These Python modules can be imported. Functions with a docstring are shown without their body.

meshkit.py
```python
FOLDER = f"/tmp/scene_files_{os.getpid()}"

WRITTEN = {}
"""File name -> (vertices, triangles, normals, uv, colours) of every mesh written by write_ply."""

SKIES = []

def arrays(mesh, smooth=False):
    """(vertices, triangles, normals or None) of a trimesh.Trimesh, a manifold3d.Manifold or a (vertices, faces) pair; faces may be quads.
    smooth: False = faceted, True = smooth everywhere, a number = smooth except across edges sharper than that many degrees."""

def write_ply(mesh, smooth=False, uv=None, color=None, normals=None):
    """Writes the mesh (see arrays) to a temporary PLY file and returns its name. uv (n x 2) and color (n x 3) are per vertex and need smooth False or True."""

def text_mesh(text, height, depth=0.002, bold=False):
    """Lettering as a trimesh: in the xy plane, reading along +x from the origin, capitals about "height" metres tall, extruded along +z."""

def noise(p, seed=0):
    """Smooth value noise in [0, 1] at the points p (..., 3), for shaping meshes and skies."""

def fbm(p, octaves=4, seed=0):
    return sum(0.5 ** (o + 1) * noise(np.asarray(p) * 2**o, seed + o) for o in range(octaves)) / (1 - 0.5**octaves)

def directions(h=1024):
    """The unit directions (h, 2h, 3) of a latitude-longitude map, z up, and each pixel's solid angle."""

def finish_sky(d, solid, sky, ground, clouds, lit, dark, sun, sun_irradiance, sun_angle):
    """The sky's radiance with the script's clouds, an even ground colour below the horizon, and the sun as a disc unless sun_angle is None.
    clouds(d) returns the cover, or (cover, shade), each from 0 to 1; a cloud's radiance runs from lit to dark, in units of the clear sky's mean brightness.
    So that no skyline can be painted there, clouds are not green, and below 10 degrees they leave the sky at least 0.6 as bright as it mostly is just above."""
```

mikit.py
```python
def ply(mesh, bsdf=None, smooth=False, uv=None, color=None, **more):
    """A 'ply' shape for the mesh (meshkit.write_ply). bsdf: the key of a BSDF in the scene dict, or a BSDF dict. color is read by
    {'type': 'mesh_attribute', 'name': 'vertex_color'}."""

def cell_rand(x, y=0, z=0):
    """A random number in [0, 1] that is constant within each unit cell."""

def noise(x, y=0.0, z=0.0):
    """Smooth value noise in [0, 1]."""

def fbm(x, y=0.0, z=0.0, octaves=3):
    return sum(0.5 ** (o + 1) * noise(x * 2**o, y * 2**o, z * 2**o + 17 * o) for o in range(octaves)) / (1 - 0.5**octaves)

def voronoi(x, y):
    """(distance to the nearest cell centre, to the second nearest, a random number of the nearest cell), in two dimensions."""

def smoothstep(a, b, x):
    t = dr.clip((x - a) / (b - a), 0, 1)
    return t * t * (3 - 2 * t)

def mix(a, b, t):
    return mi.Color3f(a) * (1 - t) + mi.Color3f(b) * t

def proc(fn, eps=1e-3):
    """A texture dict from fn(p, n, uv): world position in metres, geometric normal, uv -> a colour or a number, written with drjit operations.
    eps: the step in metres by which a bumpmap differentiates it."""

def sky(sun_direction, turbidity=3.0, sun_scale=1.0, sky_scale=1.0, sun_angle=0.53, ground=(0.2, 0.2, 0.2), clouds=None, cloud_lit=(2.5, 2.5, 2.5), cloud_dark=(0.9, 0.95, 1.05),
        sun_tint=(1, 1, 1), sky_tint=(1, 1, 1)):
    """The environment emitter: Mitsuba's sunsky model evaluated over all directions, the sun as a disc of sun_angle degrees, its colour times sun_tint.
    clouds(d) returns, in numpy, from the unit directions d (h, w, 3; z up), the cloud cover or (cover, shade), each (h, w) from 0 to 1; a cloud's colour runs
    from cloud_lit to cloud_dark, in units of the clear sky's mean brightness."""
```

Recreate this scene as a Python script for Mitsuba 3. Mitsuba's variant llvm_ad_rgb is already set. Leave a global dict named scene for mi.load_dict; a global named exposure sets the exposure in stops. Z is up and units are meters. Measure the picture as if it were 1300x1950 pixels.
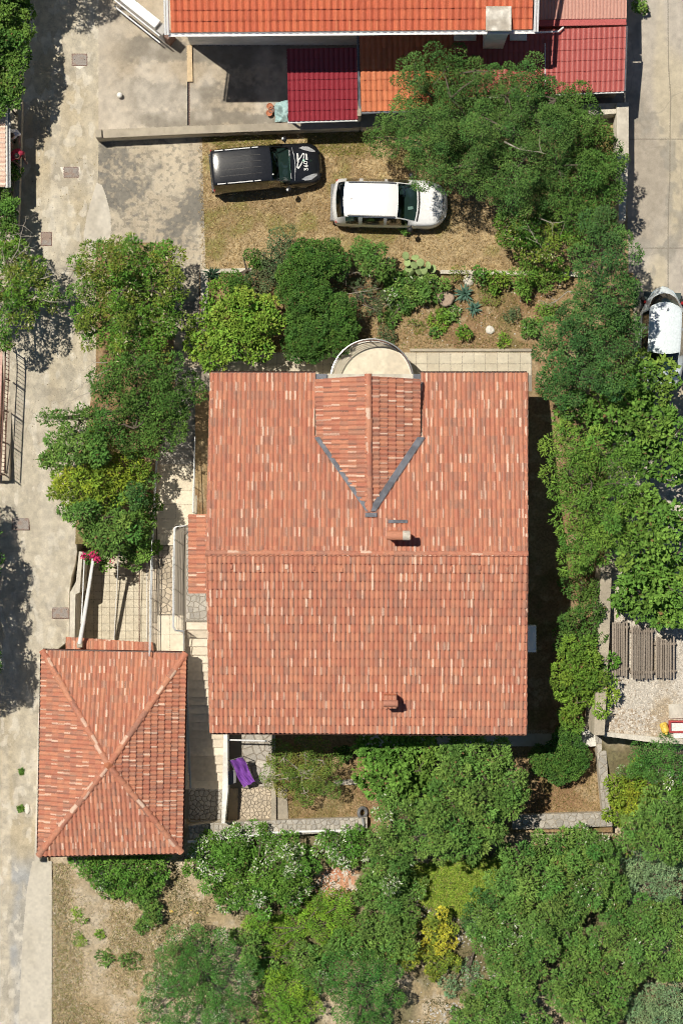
import math, numpy as np, trimesh, drjit as dr, mitsuba as mi, mikit, meshkit
from mikit import noise, fbm, voronoi, cell_rand, smoothstep, mix, proc
from shapely.geometry import Polygon, MultiPoint, Point, box as sbox, LineString
from shapely.ops import voronoi_diagram
from scipy.interpolate import PchipInterpolator
from scipy.spatial import cKDTree

# ------------------------------------------------------------------ camera, sky, exposure
ALT, FOC = 85.0, 4250.0            # drone height; focal length in pixels of a 1300 x 1950 picture
T = mi.ScalarTransform4f
scene, labels = {}, {}
scene['camera'] = {'type': 'perspective', 'fov': 2 * math.degrees(math.atan(975 / FOC)), 'fov_axis': 'y', 'near_clip': 1.0, 'far_clip': 2000.0,
                   'to_world': T().look_at(origin=[0, 0, ALT], target=[0, 0, 0], up=[0, 1, 0])}
scene['sky'] = mikit.sky([-0.32, 0.235, 1.0], turbidity=3.0, sky_scale=0.35, sun_tint=(.91, 1.0, 1.10))
exposure = 1.71

# ------------------------------------------------------------------ helpers
def P(px, py, z=0.0):
    k = (ALT - z) / FOC
    return np.array([(px - 650) * k, (975 - py) * k, z])
def PL(pts, z=0.0): return [tuple(P(x, y, z)[:2]) for x, y in pts]
def px_of(X, Y, z=0.0): return 650 + X * FOC / (ALT - z), 975 - Y * FOC / (ALT - z)

USED = {}
def num(key):
    n = USED.get(key, 0); USED[key] = n + 1
    return key if n == 0 else f'{key}_{n:03d}'
def add(key, mesh, bsdf, smooth=False, uv=None, color=None):
    key = num(key)
    scene[key] = mikit.ply(mesh, bsdf, smooth, uv=uv, color=color)
    return key
def tag(key, label, cat, group=None, kind=None):
    labels[key] = {'label': label, 'category': cat}
    if group: labels[key]['group'] = group
    if kind: labels[key]['kind'] = kind
def thing(name, label, cat, group=None):
    key = num(name); tag(key, label, cat, group); return key
def structure(key): labels[key] = {'kind': 'structure'}
def stuff(key, label=None, cat=None):
    labels[key] = {'kind': 'stuff'}
    if label: labels[key].update(label=label, category=cat)

def cat(ms): return trimesh.util.concatenate(ms)
def xf(m, R=None, t=None):
    m = m.copy()
    if R is not None: m.vertices = m.vertices @ np.asarray(R).T
    if t is not None: m.vertices = m.vertices + np.asarray(t)
    return m
def rotz(a): c, s = math.cos(a), math.sin(a); return np.array([[c, -s, 0], [s, c, 0], [0, 0, 1.0]])
def box(cx, cy, z0, z1, sx, sy, a=0.0, bevel=0.0):
    if bevel: m = frustum(sbox(-sx / 2, -sy / 2, sx / 2, sy / 2), z0, z1, bevel)
    else:
        m = trimesh.creation.box([sx, sy, z1 - z0]); m.apply_translation([0, 0, (z0 + z1) / 2])
    return xf(m, rotz(a), [cx, cy, 0])
def prism(poly, z0, z1):
    if not isinstance(poly, Polygon): poly = Polygon(poly)
    poly = poly.buffer(0)
    m = trimesh.creation.extrude_polygon(poly, z1 - z0, engine='earcut'); m.apply_translation([0, 0, z0]); return m
def frustum(poly, z0, z1, bev=0.012):
    """A piece with a chamfered top: convex polygon, side walls, a sloping edge and a flat top."""
    c = np.array(poly.exterior.coords)[:-1]
    if Polygon(c).exterior.is_ccw is False: c = c[::-1]
    ctr = c.mean(0); d = c - ctr; r = np.linalg.norm(d, axis=1, keepdims=True)
    top = ctr + d * np.maximum(1 - bev / np.maximum(r, 1e-6), .3)
    n = len(c)
    V = np.vstack([np.c_[c, np.full(n, z0)], np.c_[c, np.full(n, z1 - bev * .6)], np.c_[top, np.full(n, z1)], [[*ctr, z1]]])
    F = []
    for i in range(n):
        j = (i + 1) % n
        F += [[i, j, n + j], [i, n + j, n + i], [n + i, n + j, 2 * n + j], [n + i, 2 * n + j, 2 * n + i], [2 * n + i, 2 * n + j, 3 * n]]
    return trimesh.Trimesh(V, F, process=False)
def tube(pts, r, sides=8, cap=True):
    pts = np.asarray(pts, float); n = len(pts); r = np.broadcast_to(r, (n,)).astype(float)
    t = np.gradient(pts, axis=0); t /= np.linalg.norm(t, axis=1, keepdims=True) + 1e-12
    ref = np.where(np.abs(t[:, 2:]) < .9, [[0, 0, 1.0]], [[1.0, 0, 0]])
    a = np.cross(t, ref); a /= np.linalg.norm(a, axis=1, keepdims=True) + 1e-12; b = np.cross(t, a)
    ang = np.arange(sides) * 2 * np.pi / sides
    V = (pts[:, None] + r[:, None, None] * (np.cos(ang)[None, :, None] * a[:, None] + np.sin(ang)[None, :, None] * b[:, None])).reshape(-1, 3)
    F = []
    for i in range(n - 1):
        for j in range(sides):
            p, q = i * sides + j, i * sides + (j + 1) % sides
            F += [[p, p + sides, q + sides], [p, q + sides, q]]
    if cap:
        V = np.vstack([V, pts[0], pts[-1]]); k = n * sides
        for j in range(sides):
            F += [[k, j, (j + 1) % sides], [k + 1, (n - 1) * sides + (j + 1) % sides, (n - 1) * sides + j]]
    return trimesh.Trimesh(V, F, process=False)
def sphere(c, r, sub=2, sq=(1, 1, 1)):
    m = trimesh.creation.icosphere(sub, r); m.vertices *= np.array(sq); m.apply_translation(c); return m
def ribbon(rows, zb=None):
    """rows: list of lists of 3D points (same length) -> a sheet, with a skirt down to zb."""
    A = np.array(rows, float); n, m = A.shape[:2]; V = A.reshape(-1, 3); F = []
    for i in range(n - 1):
        for j in range(m - 1):
            a, b, c, d = i * m + j, i * m + j + 1, (i + 1) * m + j + 1, (i + 1) * m + j
            F += [[a, b, c], [a, c, d]]
    if np.cross(V[F[0][1]] - V[F[0][0]], V[F[0][2]] - V[F[0][0]])[2] < 0: F = [f[::-1] for f in F]
    if zb is not None:
        ring = [j for j in range(m)] + [i * m + m - 1 for i in range(1, n)] + [(n - 1) * m + j for j in range(m - 2, -1, -1)] + [i * m for i in range(n - 2, 0, -1)]
        k = len(V); V = np.vstack([V, np.c_[V[ring][:, :2], np.full(len(ring), zb)]])
        for i in range(len(ring)):
            j = (i + 1) % len(ring); F += [[ring[i], ring[j], k + j], [ring[i], k + j, k + i]]
    return trimesh.Trimesh(V, F, process=False)
PID = [0]
def piece_uv(mesh):
    PID[0] += 1
    return np.tile([[PID[0] + .5, .5]], (len(mesh.vertices), 1))
def pieces(parent, name, polys, z0, z1, bsdf, rng, gap=0.006, jit=.003, bev=.008, limit=300):
    """Pavers, slabs, stones: each polygon a part of its own."""
    rest = []
    polys = sorted(polys, key=lambda p: -p.area)
    for q in polys:
        q = q.buffer(-gap)
        if q.is_empty or q.geom_type != 'Polygon' or q.area < .002: continue
        h = q.convex_hull.simplify(.004)
        dz = rng.uniform(-jit, jit)
        m = frustum(h, z0, (z1(h.centroid.x, h.centroid.y) if callable(z1) else z1) + dz, bev)
        if limit > 0: add(f'{parent}__{name}', m, bsdf, uv=piece_uv(m)); limit -= 1
        else: rest.append((m, piece_uv(m)))
    if rest:
        k = f'{parent}__{name}s'; scene[k] = mikit.ply(cat([m for m, _ in rest]), bsdf, uv=np.vstack([u for _, u in rest])); stuff(k)
def grid_polys(region, du, dv, a=0.0, stagger=0.0, off=(0, 0)):
    x0, y0, x1, y1 = region.bounds; c = np.array([(x0 + x1) / 2 + off[0], (y0 + y1) / 2 + off[1]]); R = rotz(a)[:2, :2]
    n = int(max(x1 - x0, y1 - y0) / min(du, dv)) + 3; out = []
    for i in range(-n, n):
        for j in range(-n, n):
            s = stagger * du * (j % 2)
            q = Polygon([c + R @ np.array([(i + a_) * du + s, (j + b_) * dv]) for a_, b_ in ((0, 0), (1, 0), (1, 1), (0, 1))])
            if q.intersects(region):
                g = q.intersection(region)
                if g.geom_type == 'Polygon' and g.area > .15 * du * dv: out.append(g)
    return out
def vor_polys(region, size, rng):
    x0, y0, x1, y1 = region.bounds; pts = []
    for x in np.arange(x0 - size, x1 + size, size):
        for y in np.arange(y0 - size, y1 + size, size):
            pts.append((x + rng.uniform(-.45, .45) * size, y + rng.uniform(-.45, .45) * size))
    out = []
    for g in voronoi_diagram(MultiPoint(pts)).geoms:
        h = g.intersection(region)
        if h.geom_type == 'Polygon' and h.area > .1 * size * size: out.append(h)
    return out

# ------------------------------------------------------------------ materials
def M(name, rgb, rough=.6, metallic=0.0, **kw):
    scene[name] = {'type': 'twosided', 'b': {'type': 'principled', 'base_color': {'type': 'rgb', 'value': list(rgb)}, 'roughness': rough, 'metallic': metallic, **kw}}
def MP(name, fn, rough=.8, **kw):
    scene[name] = {'type': 'twosided', 'b': {'type': 'principled', 'base_color': proc(fn), 'roughness': rough, 'specular': .3, **kw}}

def tile_fn(orange, red, brown, cream, pc, pd, seed=0.0):
    def f(p, n, uv):
        i = dr.floor(uv.x); a = uv.x - i
        r1, r2, r3, r4, r5, r6 = (cell_rand(i, k + seed) for k in (1, 2, 3, 4, 5, 6))
        c = mix(orange, red, r1)
        c = mix(c, brown, .42 * smoothstep(.6, 1.0, r2) + .3 * r6 * smoothstep(.4, .7, noise(p.x * 9, p.y * 9, p.z * 9)))
        w = .11 + .15 * r4
        wob = .05 * (noise(p.x * 14, p.y * 14, i) - .5)
        s = smoothstep(w, w * .55, dr.abs(a + wob - (.3 + .45 * r3))) * dr.select(r5 < pc, .45 + .5 * r6, 0.0)
        c = mix(c, cream, s)
        d = smoothstep(w * 1.2, w * .5, dr.abs(a + wob - (.72 + .25 * r4))) * dr.select(r6 < pd, .7, 0.0)
        c = mix(c, brown, d)
        return c * (.86 + .28 * fbm(p.x * 30, p.y * 30, p.z * 30, 2))
    return f
MP('tile_antique', tile_fn((.56, .255, .158), (.465, .18, .118), (.28, .175, .14), (.72, .54, .42), .23, .25), .75)
MP('tile_orange', tile_fn((.60, .165, .08), (.53, .13, .07), (.45, .11, .06), (.62, .2, .1), .1, .1, 3.0), .55)
MP('tile_peach', tile_fn((.64, .22, .105), (.56, .18, .085), (.45, .15, .08), (.66, .28, .15), .15, .15, 7.0), .7)
MP('tile_pale', tile_fn((.80, .62, .50), (.74, .52, .42), (.66, .44, .34), (.86, .74, .62), .3, .1, 5.0), .8)

def piece_fn(A, B, grain=30.0, var=.2, dirt=None, damt=.35):
    def f(p, n, uv):
        i = dr.floor(uv.x)
        c = mix(A, B, cell_rand(i, 11)) * (1 - var / 2 + var * cell_rand(i, 12))
        if dirt is not None: c = mix(c, dirt, damt * smoothstep(.45, .75, fbm(p.x * 2.3, p.y * 2.3, p.z * 2.3, 3)))
        return c * (.85 + .3 * fbm(p.x * grain, p.y * grain, p.z * grain, 2))
    return f
MP('stone_grey', piece_fn((.46, .43, .38), (.36, .34, .31), 26, .3, (.30, .27, .22)))
MP('stone_cream', piece_fn((.56, .48, .37), (.44, .38, .30), 22, .3, (.36, .29, .2)))
MP('paver_cream', piece_fn((.60, .55, .44), (.55, .49, .38), 14, .12, (.42, .37, .28), .4))
MP('paver_beige', piece_fn((.50, .43, .34), (.47, .40, .31), 14, .10, (.36, .30, .22), .4))
MP('slab_bright', piece_fn((.74, .67, .54), (.70, .62, .49), 10, .06, (.58, .5, .38), .3))
MP('step_stone', piece_fn((.68, .61, .50), (.58, .51, .41), 12, .22, (.42, .36, .28), .35))
MP('step_grey', piece_fn((.48, .45, .40), (.43, .40, .35), 12, .14, (.3, .27, .22), .5))
MP('brick_red', piece_fn((.5, .2, .12), (.42, .17, .11), 20, .2))
MP('wood_grey', piece_fn((.33, .28, .23), (.20, .165, .135), 40, .35))
MP('wood_pale', piece_fn((.62, .48, .30), (.52, .40, .26), 18, .15))

def lane_fn(p, n, uv):
    a = fbm(p.x * .45, p.y * .22, 0.0, 4); b = noise(p.x * 2.2, p.y * .16, 3.0); g = fbm(p.x * 5, p.y * 5, 1.0, 3)
    c = mix((.53, .48, .385), (.46, .39, .27), smoothstep(.42, .68, a) * .8)
    c = mix(c, (.60, .55, .46), smoothstep(.5, .8, b) * .55)
    c = mix(c, (.37, .33, .27), smoothstep(.60, .72, fbm(p.x * 1.1 + 9, p.y * 1.1, 5.0, 4)) * .45)
    south = smoothstep(-12.5, -14.0, p.y + .6 * noise(p.x * .8, p.y * .8, 2.0))
    k = p.x + .022 * (p.y + 16) * 0 + .25 * noise(p.y * .9, 4.0, 0.0)
    c = mix(c, (.40, .40, .39), south * smoothstep(-13.0, -12.8, k) * smoothstep(-11.75, -12.0, k) * (.4 + .6 * smoothstep(.35, .6, fbm(p.x * 2, p.y * 1.2, 8.0, 4))))
    crack = smoothstep(.012, .004, dr.abs(fbm(p.x * .55, p.y * .55, 11.0, 4) - .5)) * smoothstep(.4, .6, noise(p.x * .3, p.y * .3, 6.0))
    c = mix(c, (.26, .23, .19), crack * .22)
    c = mix(c, (.34, .315, .265), .4 * smoothstep(.56, .66, fbm(p.x * 2.6, p.y * 1.3, 17.0, 4)))
    c = mix(c, (.66, .62, .54), .5 * smoothstep(.60, .66, fbm(p.x * 4.0, p.y * 2.2, 27.0, 3)))
    return c * (.71 + .46 * g) * (.9 + .2 * noise(p.x * 40, p.y * 40))
MP('lane_concrete', lane_fn, .9)
def park_fn(p, n, uv):
    a = fbm(p.x * .55, p.y * .7, 4.0, 5); g = fbm(p.x * 7, p.y * 7, 2.0, 3)
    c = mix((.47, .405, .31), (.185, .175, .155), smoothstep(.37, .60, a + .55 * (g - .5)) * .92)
    c = mix(c, (.56, .49, .38), smoothstep(.54, .68, fbm(p.x * .8 + 20, p.y * .8, 1.0, 4)) * .75)
    c = mix(c, (.14, .135, .125), smoothstep(.54, .70, fbm(p.x * 8, p.y * 8 + 9, 3.0, 3)) * .45)
    return c * (.78 + .44 * g) * (.92 + .16 * noise(p.x * 45, p.y * 45))
MP('parking_concrete', park_fn, .9)
def yard_fn(p, n, uv):
    a = fbm(p.x * .4 + 3, p.y * .4, 7.0, 5); g = fbm(p.x * 6, p.y * 6, 4.0, 3); st = fbm(p.x * .35 + 41, p.y * .95 + 3, 2.0, 4)
    c = mix((.47, .42, .35), (.40, .34, .26), smoothstep(.4, .65, a))
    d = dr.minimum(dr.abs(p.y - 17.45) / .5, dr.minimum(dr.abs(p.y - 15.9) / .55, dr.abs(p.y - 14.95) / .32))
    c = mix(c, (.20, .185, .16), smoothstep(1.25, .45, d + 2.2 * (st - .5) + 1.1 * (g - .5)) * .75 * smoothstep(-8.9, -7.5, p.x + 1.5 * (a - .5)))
    c = mix(c, (.56, .51, .44), smoothstep(.55, .72, fbm(p.x * .7, p.y * .7 + 30, 1.0, 4)) * .6)
    return c * (.82 + .36 * g) * (.94 + .12 * noise(p.x * 45, p.y * 45))
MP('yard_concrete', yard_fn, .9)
def drive_fn(p, n, uv):
    a = fbm(p.x * .5 + 7, p.y * .35, 2.0, 5); g = fbm(p.x * 6, p.y * 6, 9.0, 3)
    c = mix((.45, .41, .355), (.36, .32, .265), smoothstep(.4, .65, a))
    c = mix(c, (.50, .44, .32), smoothstep(.5, .72, noise(p.x * 1.4, p.y * .25, 5.0)) * .7)
    cr = smoothstep(.012, .004, dr.abs(fbm(p.x * .5, p.y * .35, 21.0, 4) - .5))
    c = mix(c, (.24, .22, .19), cr * .3)
    c = mix(c, (.27, .255, .225), .6 * smoothstep(.52, .64, fbm(p.x * 1.6, p.y * 1.1, 33.0, 4)))
    jl = dr.minimum(dr.abs(p.y - 10.05), dr.minimum(dr.abs(p.y - 14.2), dr.abs(p.x - 12.4 - .12 * noise(p.y * .7, 1.0))))
    c = mix(c, (.2, .18, .15), smoothstep(.03, .012, jl) * .7)
    return c * (.82 + .36 * g) * (.94 + .12 * noise(p.x * 45, p.y * 45))
MP('drive_concrete', drive_fn, .9)
def plain_conc(A, B, s=1.0, seed=0.0):
    def f(p, n, uv):
        a = fbm(p.x * s + seed, p.y * s, p.z * s, 4); g = fbm(p.x * 9, p.y * 9, p.z * 9 + seed, 3)
        return mix(A, B, smoothstep(.35, .68, a)) * (.82 + .36 * g)
    return f
MP('wall_concrete', plain_conc((.43, .38, .30), (.34, .30, .24), 1.2), .9)
MP('wall_pale', plain_conc((.62, .58, .50), (.50, .46, .39), 1.6, 4.0), .9)
MP('wall_white', plain_conc((.78, .77, .73), (.66, .64, .59), 1.0, 2.0), .8)
MP('wall_pink', plain_conc((.62, .40, .34), (.55, .34, .28), 1.0, 3.0), .8)
MP('cap_stained', plain_conc((.76, .73, .66), (.42, .38, .32), 2.6, 8.0), .8)
MP('floor_cream', plain_conc((.72, .66, .53), (.60, .53, .42), 2.2, 6.0), .8)
MP('patch_cement', plain_conc((.57, .53, .46), (.50, .46, .39), 1.8, 12.0), .9)
MP('strip_concrete', plain_conc((.56, .52, .44), (.50, .46, .38), .9, 15.0), .9)
MP('apron_concrete', plain_conc((.52, .50, .46), (.42, .39, .35), .9, 18.0), .9)
def drylot_fn(p, n, uv):
    a = fbm(p.x * .6, p.y * .6, 3.0, 4); b = fbm(p.x * 2.5, p.y * 2.5, 6.0, 4); g = fbm(p.x * 16, p.y * 16, 2.0, 3)
    c = mix((.375, .285, .165), (.28, .20, .11), smoothstep(.38, .66, a))
    c = mix(c, (.46, .355, .20), smoothstep(.48, .7, b) * .7)
    c = mix(c, (.20, .19, .055), smoothstep(.56, .72, fbm(p.x * .8 + 5, p.y * .9 + 2, 9.0, 4)) * .75)
    return c * (.62 + .76 * g)
MP('dry_grass_ground', drylot_fn, .95)
def soil_fn(p, n, uv):
    a = fbm(p.x * .7 + 2, p.y * .7, 3.0, 4); b = fbm(p.x * 3, p.y * 3, 6.0, 4); g = fbm(p.x * 18, p.y * 18, 2.0, 3)
    c = mix((.25, .155, .085), (.31, .22, .12), smoothstep(.38, .66, a))
    c = mix(c, (.40, .32, .2), smoothstep(.55, .75, b) * .6)
    c = mix(c, (.13, .12, .04), smoothstep(.58, .74, fbm(p.x * 1.1 + 15, p.y * 1.1, 9.0, 4)) * .6)
    return c * (.6 + .8 * g)
MP('garden_soil', soil_fn, .95)
def wild_fn(p, n, uv):
    a = fbm(p.x * .5 + 2, p.y * .5, 3.0, 4); b = fbm(p.x * 3, p.y * 3, 6.0, 4); g = fbm(p.x * 15, p.y * 15, 2.0, 3)
    c = mix((.46, .38, .27), (.36, .28, .17), smoothstep(.36, .64, a))
    c = mix(c, (.52, .45, .35), smoothstep(.5, .7, b) * .7)
    green = smoothstep(-5.5, -2.5, p.x) * smoothstep(.3, .55, fbm(p.x * .6 + 11, p.y * .6, 1.0, 4))
    c = mix(c, mix((.10, .085, .05), (.17, .16, .07), b), green * .85)
    red = smoothstep(1.0, .55, dr.sqrt(dr.square((p.x + .1)) + dr.square((p.y + 14.65) * 1.3)) + .5 * noise(p.x * 3, p.y * 3, 0.0) - .2)
    c = mix(c, mix((.52, .26, .16), (.55, .46, .38), smoothstep(.4, .6, noise(p.x * 9, p.y * 9, 4.0))), red * .9)
    return c * (.6 + .8 * g)
MP('wild_ground', wild_fn, .95)
def gravel_fn(p, n, uv):
    v1, v2, w = voronoi(p.x * 14, p.y * 14); a = fbm(p.x * .9, p.y * .9, 5.0, 4)
    c = mix((.50, .46, .40), (.40, .33, .24), smoothstep(.5, .72, a))
    return c * (.72 + .4 * w) * (.75 + .45 * smoothstep(.02, .2, v2 - v1))
MP('gravel', gravel_fn, .95)
M('grout', (.26, .23, .19), .9)
M('white_paint', (.80, .80, .79), .5)
M('white_gloss', (.80, .80, .80), .3)
M('grey_wall_paint', (.42, .41, .40), .7)
M('gutter_white', (.72, .73, .74), .35)
M('gutter_brown', (.11, .06, .05), .4)
MP('lead_grey', plain_conc((.16, .17, .20), (.10, .105, .125), 4.0, 2.0), .55)
M('dark_hole', (.02, .018, .018), .8)
M('steel', (.62, .63, .64), .35, .85)
M('galvanised', (.55, .57, .58), .4, .6)
M('iron_brown', (.16, .085, .065), .6)
M('iron_dark', (.05, .05, .055), .5)
M('rail_grey', (.42, .44, .46), .45, .3)
def rust_fn(p, n, uv):
    a = fbm(p.x * 7, p.y * 7, 3.0, 4)
    return mix((.27, .24, .22), (.27, .20, .165), smoothstep(.45, .65, a)) * (.8 + .4 * noise(p.x * 50, p.y * 50))
MP('rusty_cover', rust_fn, .6)
M('metal_red', (.26, .03, .042), .2, specular=.6)
M('metal_red_matt', (.41, .10, .09), .45)
M('metal_red_faded', (.42, .075, .07), .55)
M('fibre_pink', (.50, .27, .22), .7)
M('car_black', (.013, .0145, .019), .16, specular=.5, clearcoat=.5, clearcoat_gloss=.97)
M('car_white', (.80, .81, .82), .3, clearcoat=1.0, clearcoat_gloss=.9)
M('car_pale_blue', (.70, .78, .82), .3, clearcoat=1.0, clearcoat_gloss=.9)
M('black_plastic', (.02, .02, .022), .5)
M('grey_plastic', (.16, .16, .165), .5)
M('rubber', (.018, .018, .018), .8)
M('seat_dark', (.05, .055, .06), .8)
M('interior_teal', (.05, .075, .075), .7)
M('lamp_clear', (.62, .64, .66), .15, .3)
M('lamp_red', (.35, .02, .02), .2)
M('logo_white', (.85, .86, .85), .5)
M('logo_green', (.45, .78, .62), .5)
M('chrome', (.7, .7, .7), .15, 1.0)
scene['car_glass'] = {'type': 'thindielectric', 'specular_transmittance': {'type': 'rgb', 'value': [.42, .55, .52]}}
scene['window_glass'] = {'type': 'thindielectric', 'specular_transmittance': {'type': 'rgb', 'value': [.7, .75, .75]}}
M('globe_white', (.85, .84, .80), .3)
def cloth_fn(A, B, s=6.0):
    def f(p, n, uv): return mix(A, B, fbm(p.x * s, p.y * s, p.z * s, 3)) * (.92 + .16 * noise(p.x * 90, p.y * 90, p.z * 90))
    return f
MP('cloth_purple', cloth_fn((.20, .06, .36), (.25, .09, .42)), .8)
MP('tarp_blue', cloth_fn((.30, .48, .50), (.42, .56, .56)), .6)
MP('cloth_white', cloth_fn((.66, .66, .74), (.74, .74, .80)), .85)
MP('cloth_maroon', cloth_fn((.30, .02, .05), (.36, .04, .08)), .85)
M('denim', (.04, .05, .08), .9)
M('skin', (.46, .26, .19), .55)
M('hair_brown', (.05, .028, .018), .6)
M('hair_black', (.012, .01, .01), .6)
M('shoe_dark', (.03, .03, .03), .7)
M('plastic_yellow', (.72, .50, .08), .45)
M('plastic_red', (.45, .05, .05), .5)
M('plastic_pale', (.72, .72, .70), .5)
M('terracotta', (.45, .17, .09), .8)
def bark_fn(p, n, uv):
    return mix((.09, .07, .055), (.17, .145, .115), fbm(p.x * 14, p.y * 14, p.z * 5, 3)) * (.8 + .4 * noise(p.x * 60, p.y * 60, p.z * 25))
MP('bark', bark_fn, .9)
MP('bark_pale', cloth_fn((.36, .32, .27), (.46, .42, .36), 9.0), .9)
def stump_fn(p, n, uv):
    c0 = P(848, 568, .3); r = dr.sqrt(dr.square(p.x - float(c0[0])) + dr.square(p.y - float(c0[1]))); w = noise(p.x * 9, p.y * 9)
    return mix((.45, .35, .27), (.32, .24, .18), .5 + .5 * dr.sin(r * 140 + 5 * w)) * (.8 + .4 * fbm(p.x * 20, p.y * 20, 1.0, 3))
MP('stump_wood', stump_fn, .9)
scene['leaf'] = {'type': 'principledthin', 'base_color': {'type': 'mesh_attribute', 'name': 'vertex_color'}, 'roughness': .5, 'diff_trans': .18, 'spec_trans': 0.0, 'eta': 1.4}
scene['petal'] = {'type': 'twosided', 'b': {'type': 'diffuse', 'reflectance': {'type': 'mesh_attribute', 'name': 'vertex_color'}}}

# ------------------------------------------------------------------ the ground
rng = np.random.default_rng(7)
def interp(Y, ys, zs): return np.interp(-np.asarray(Y, float), [-y for y in ys], zs)
def zlane(Y): return interp(Y, [6, -2.5, -5.3, -13, -20, -40], [0, -1.45, -1.95, -2.85, -3.35, -3.9])
def zeast(Y): return interp(Y, [4.5, -2, -8.3], [0, -1.6, -3.2])
def zwild(X, Y):
    X, Y = np.asarray(X, float), np.asarray(Y, float)
    return -3.50 - .35 * np.clip((X + 10) / 8, 0, 1) + (zlane(Y) + 3.43) * np.clip((-9.0 - X) / 1.6, 0, 1) + .22 * (meshkit.fbm(np.stack([X * .5, Y * .5, X * 0], -1)) - .5)

g = np.unique(np.concatenate([np.linspace(-600, -60, 12), np.linspace(-60, 60, 81), np.linspace(60, 600, 12)]))
GX, GY = np.meshgrid(g, g, indexing='ij')
out = np.clip(np.maximum(np.abs(GX) - 19, np.abs(GY) - 27) / 3, 0, 1)
GZ = -4.6 + out * (np.interp(GY, [-22, 8], [-3.9, -.15]) + 4.6)
rows = np.stack([GX, GY, GZ], -1)
structure(add('ground', ribbon(rows), 'wild_ground', smooth=True))

def lane_strip(left, right, ys, n, dz=0.0):
    rows = []
    for y in ys:
        xl, xr = float(np.interp(-y, [-q[1] for q in left], [q[0] for q in left])), float(np.interp(-y, [-q[1] for q in right], [q[0] for q in right]))
        rows.append([(x, y, float(zlane(y)) + dz) for x in np.linspace(xl, xr, n)])
    return rows
def edge(pts): return [tuple(P(x, y, float(zlane((975 - y) * .0205)))[:2]) for x, y in pts]
ys = np.concatenate([np.arange(26, 6, -1.0), np.arange(6, -24.1, -.5)])
L_left = [(-17.5, 26), (-17.5, -24)]
L_right = edge([(192, -420), (192, 440), (184, 470), (184, 700), (168, 800), (150, 900), (144, 1046), (150, 1052), (133, 1110), (131, 1240), (90, 1245), (90, 1640), (100, 1660), (98, 2200)])
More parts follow.
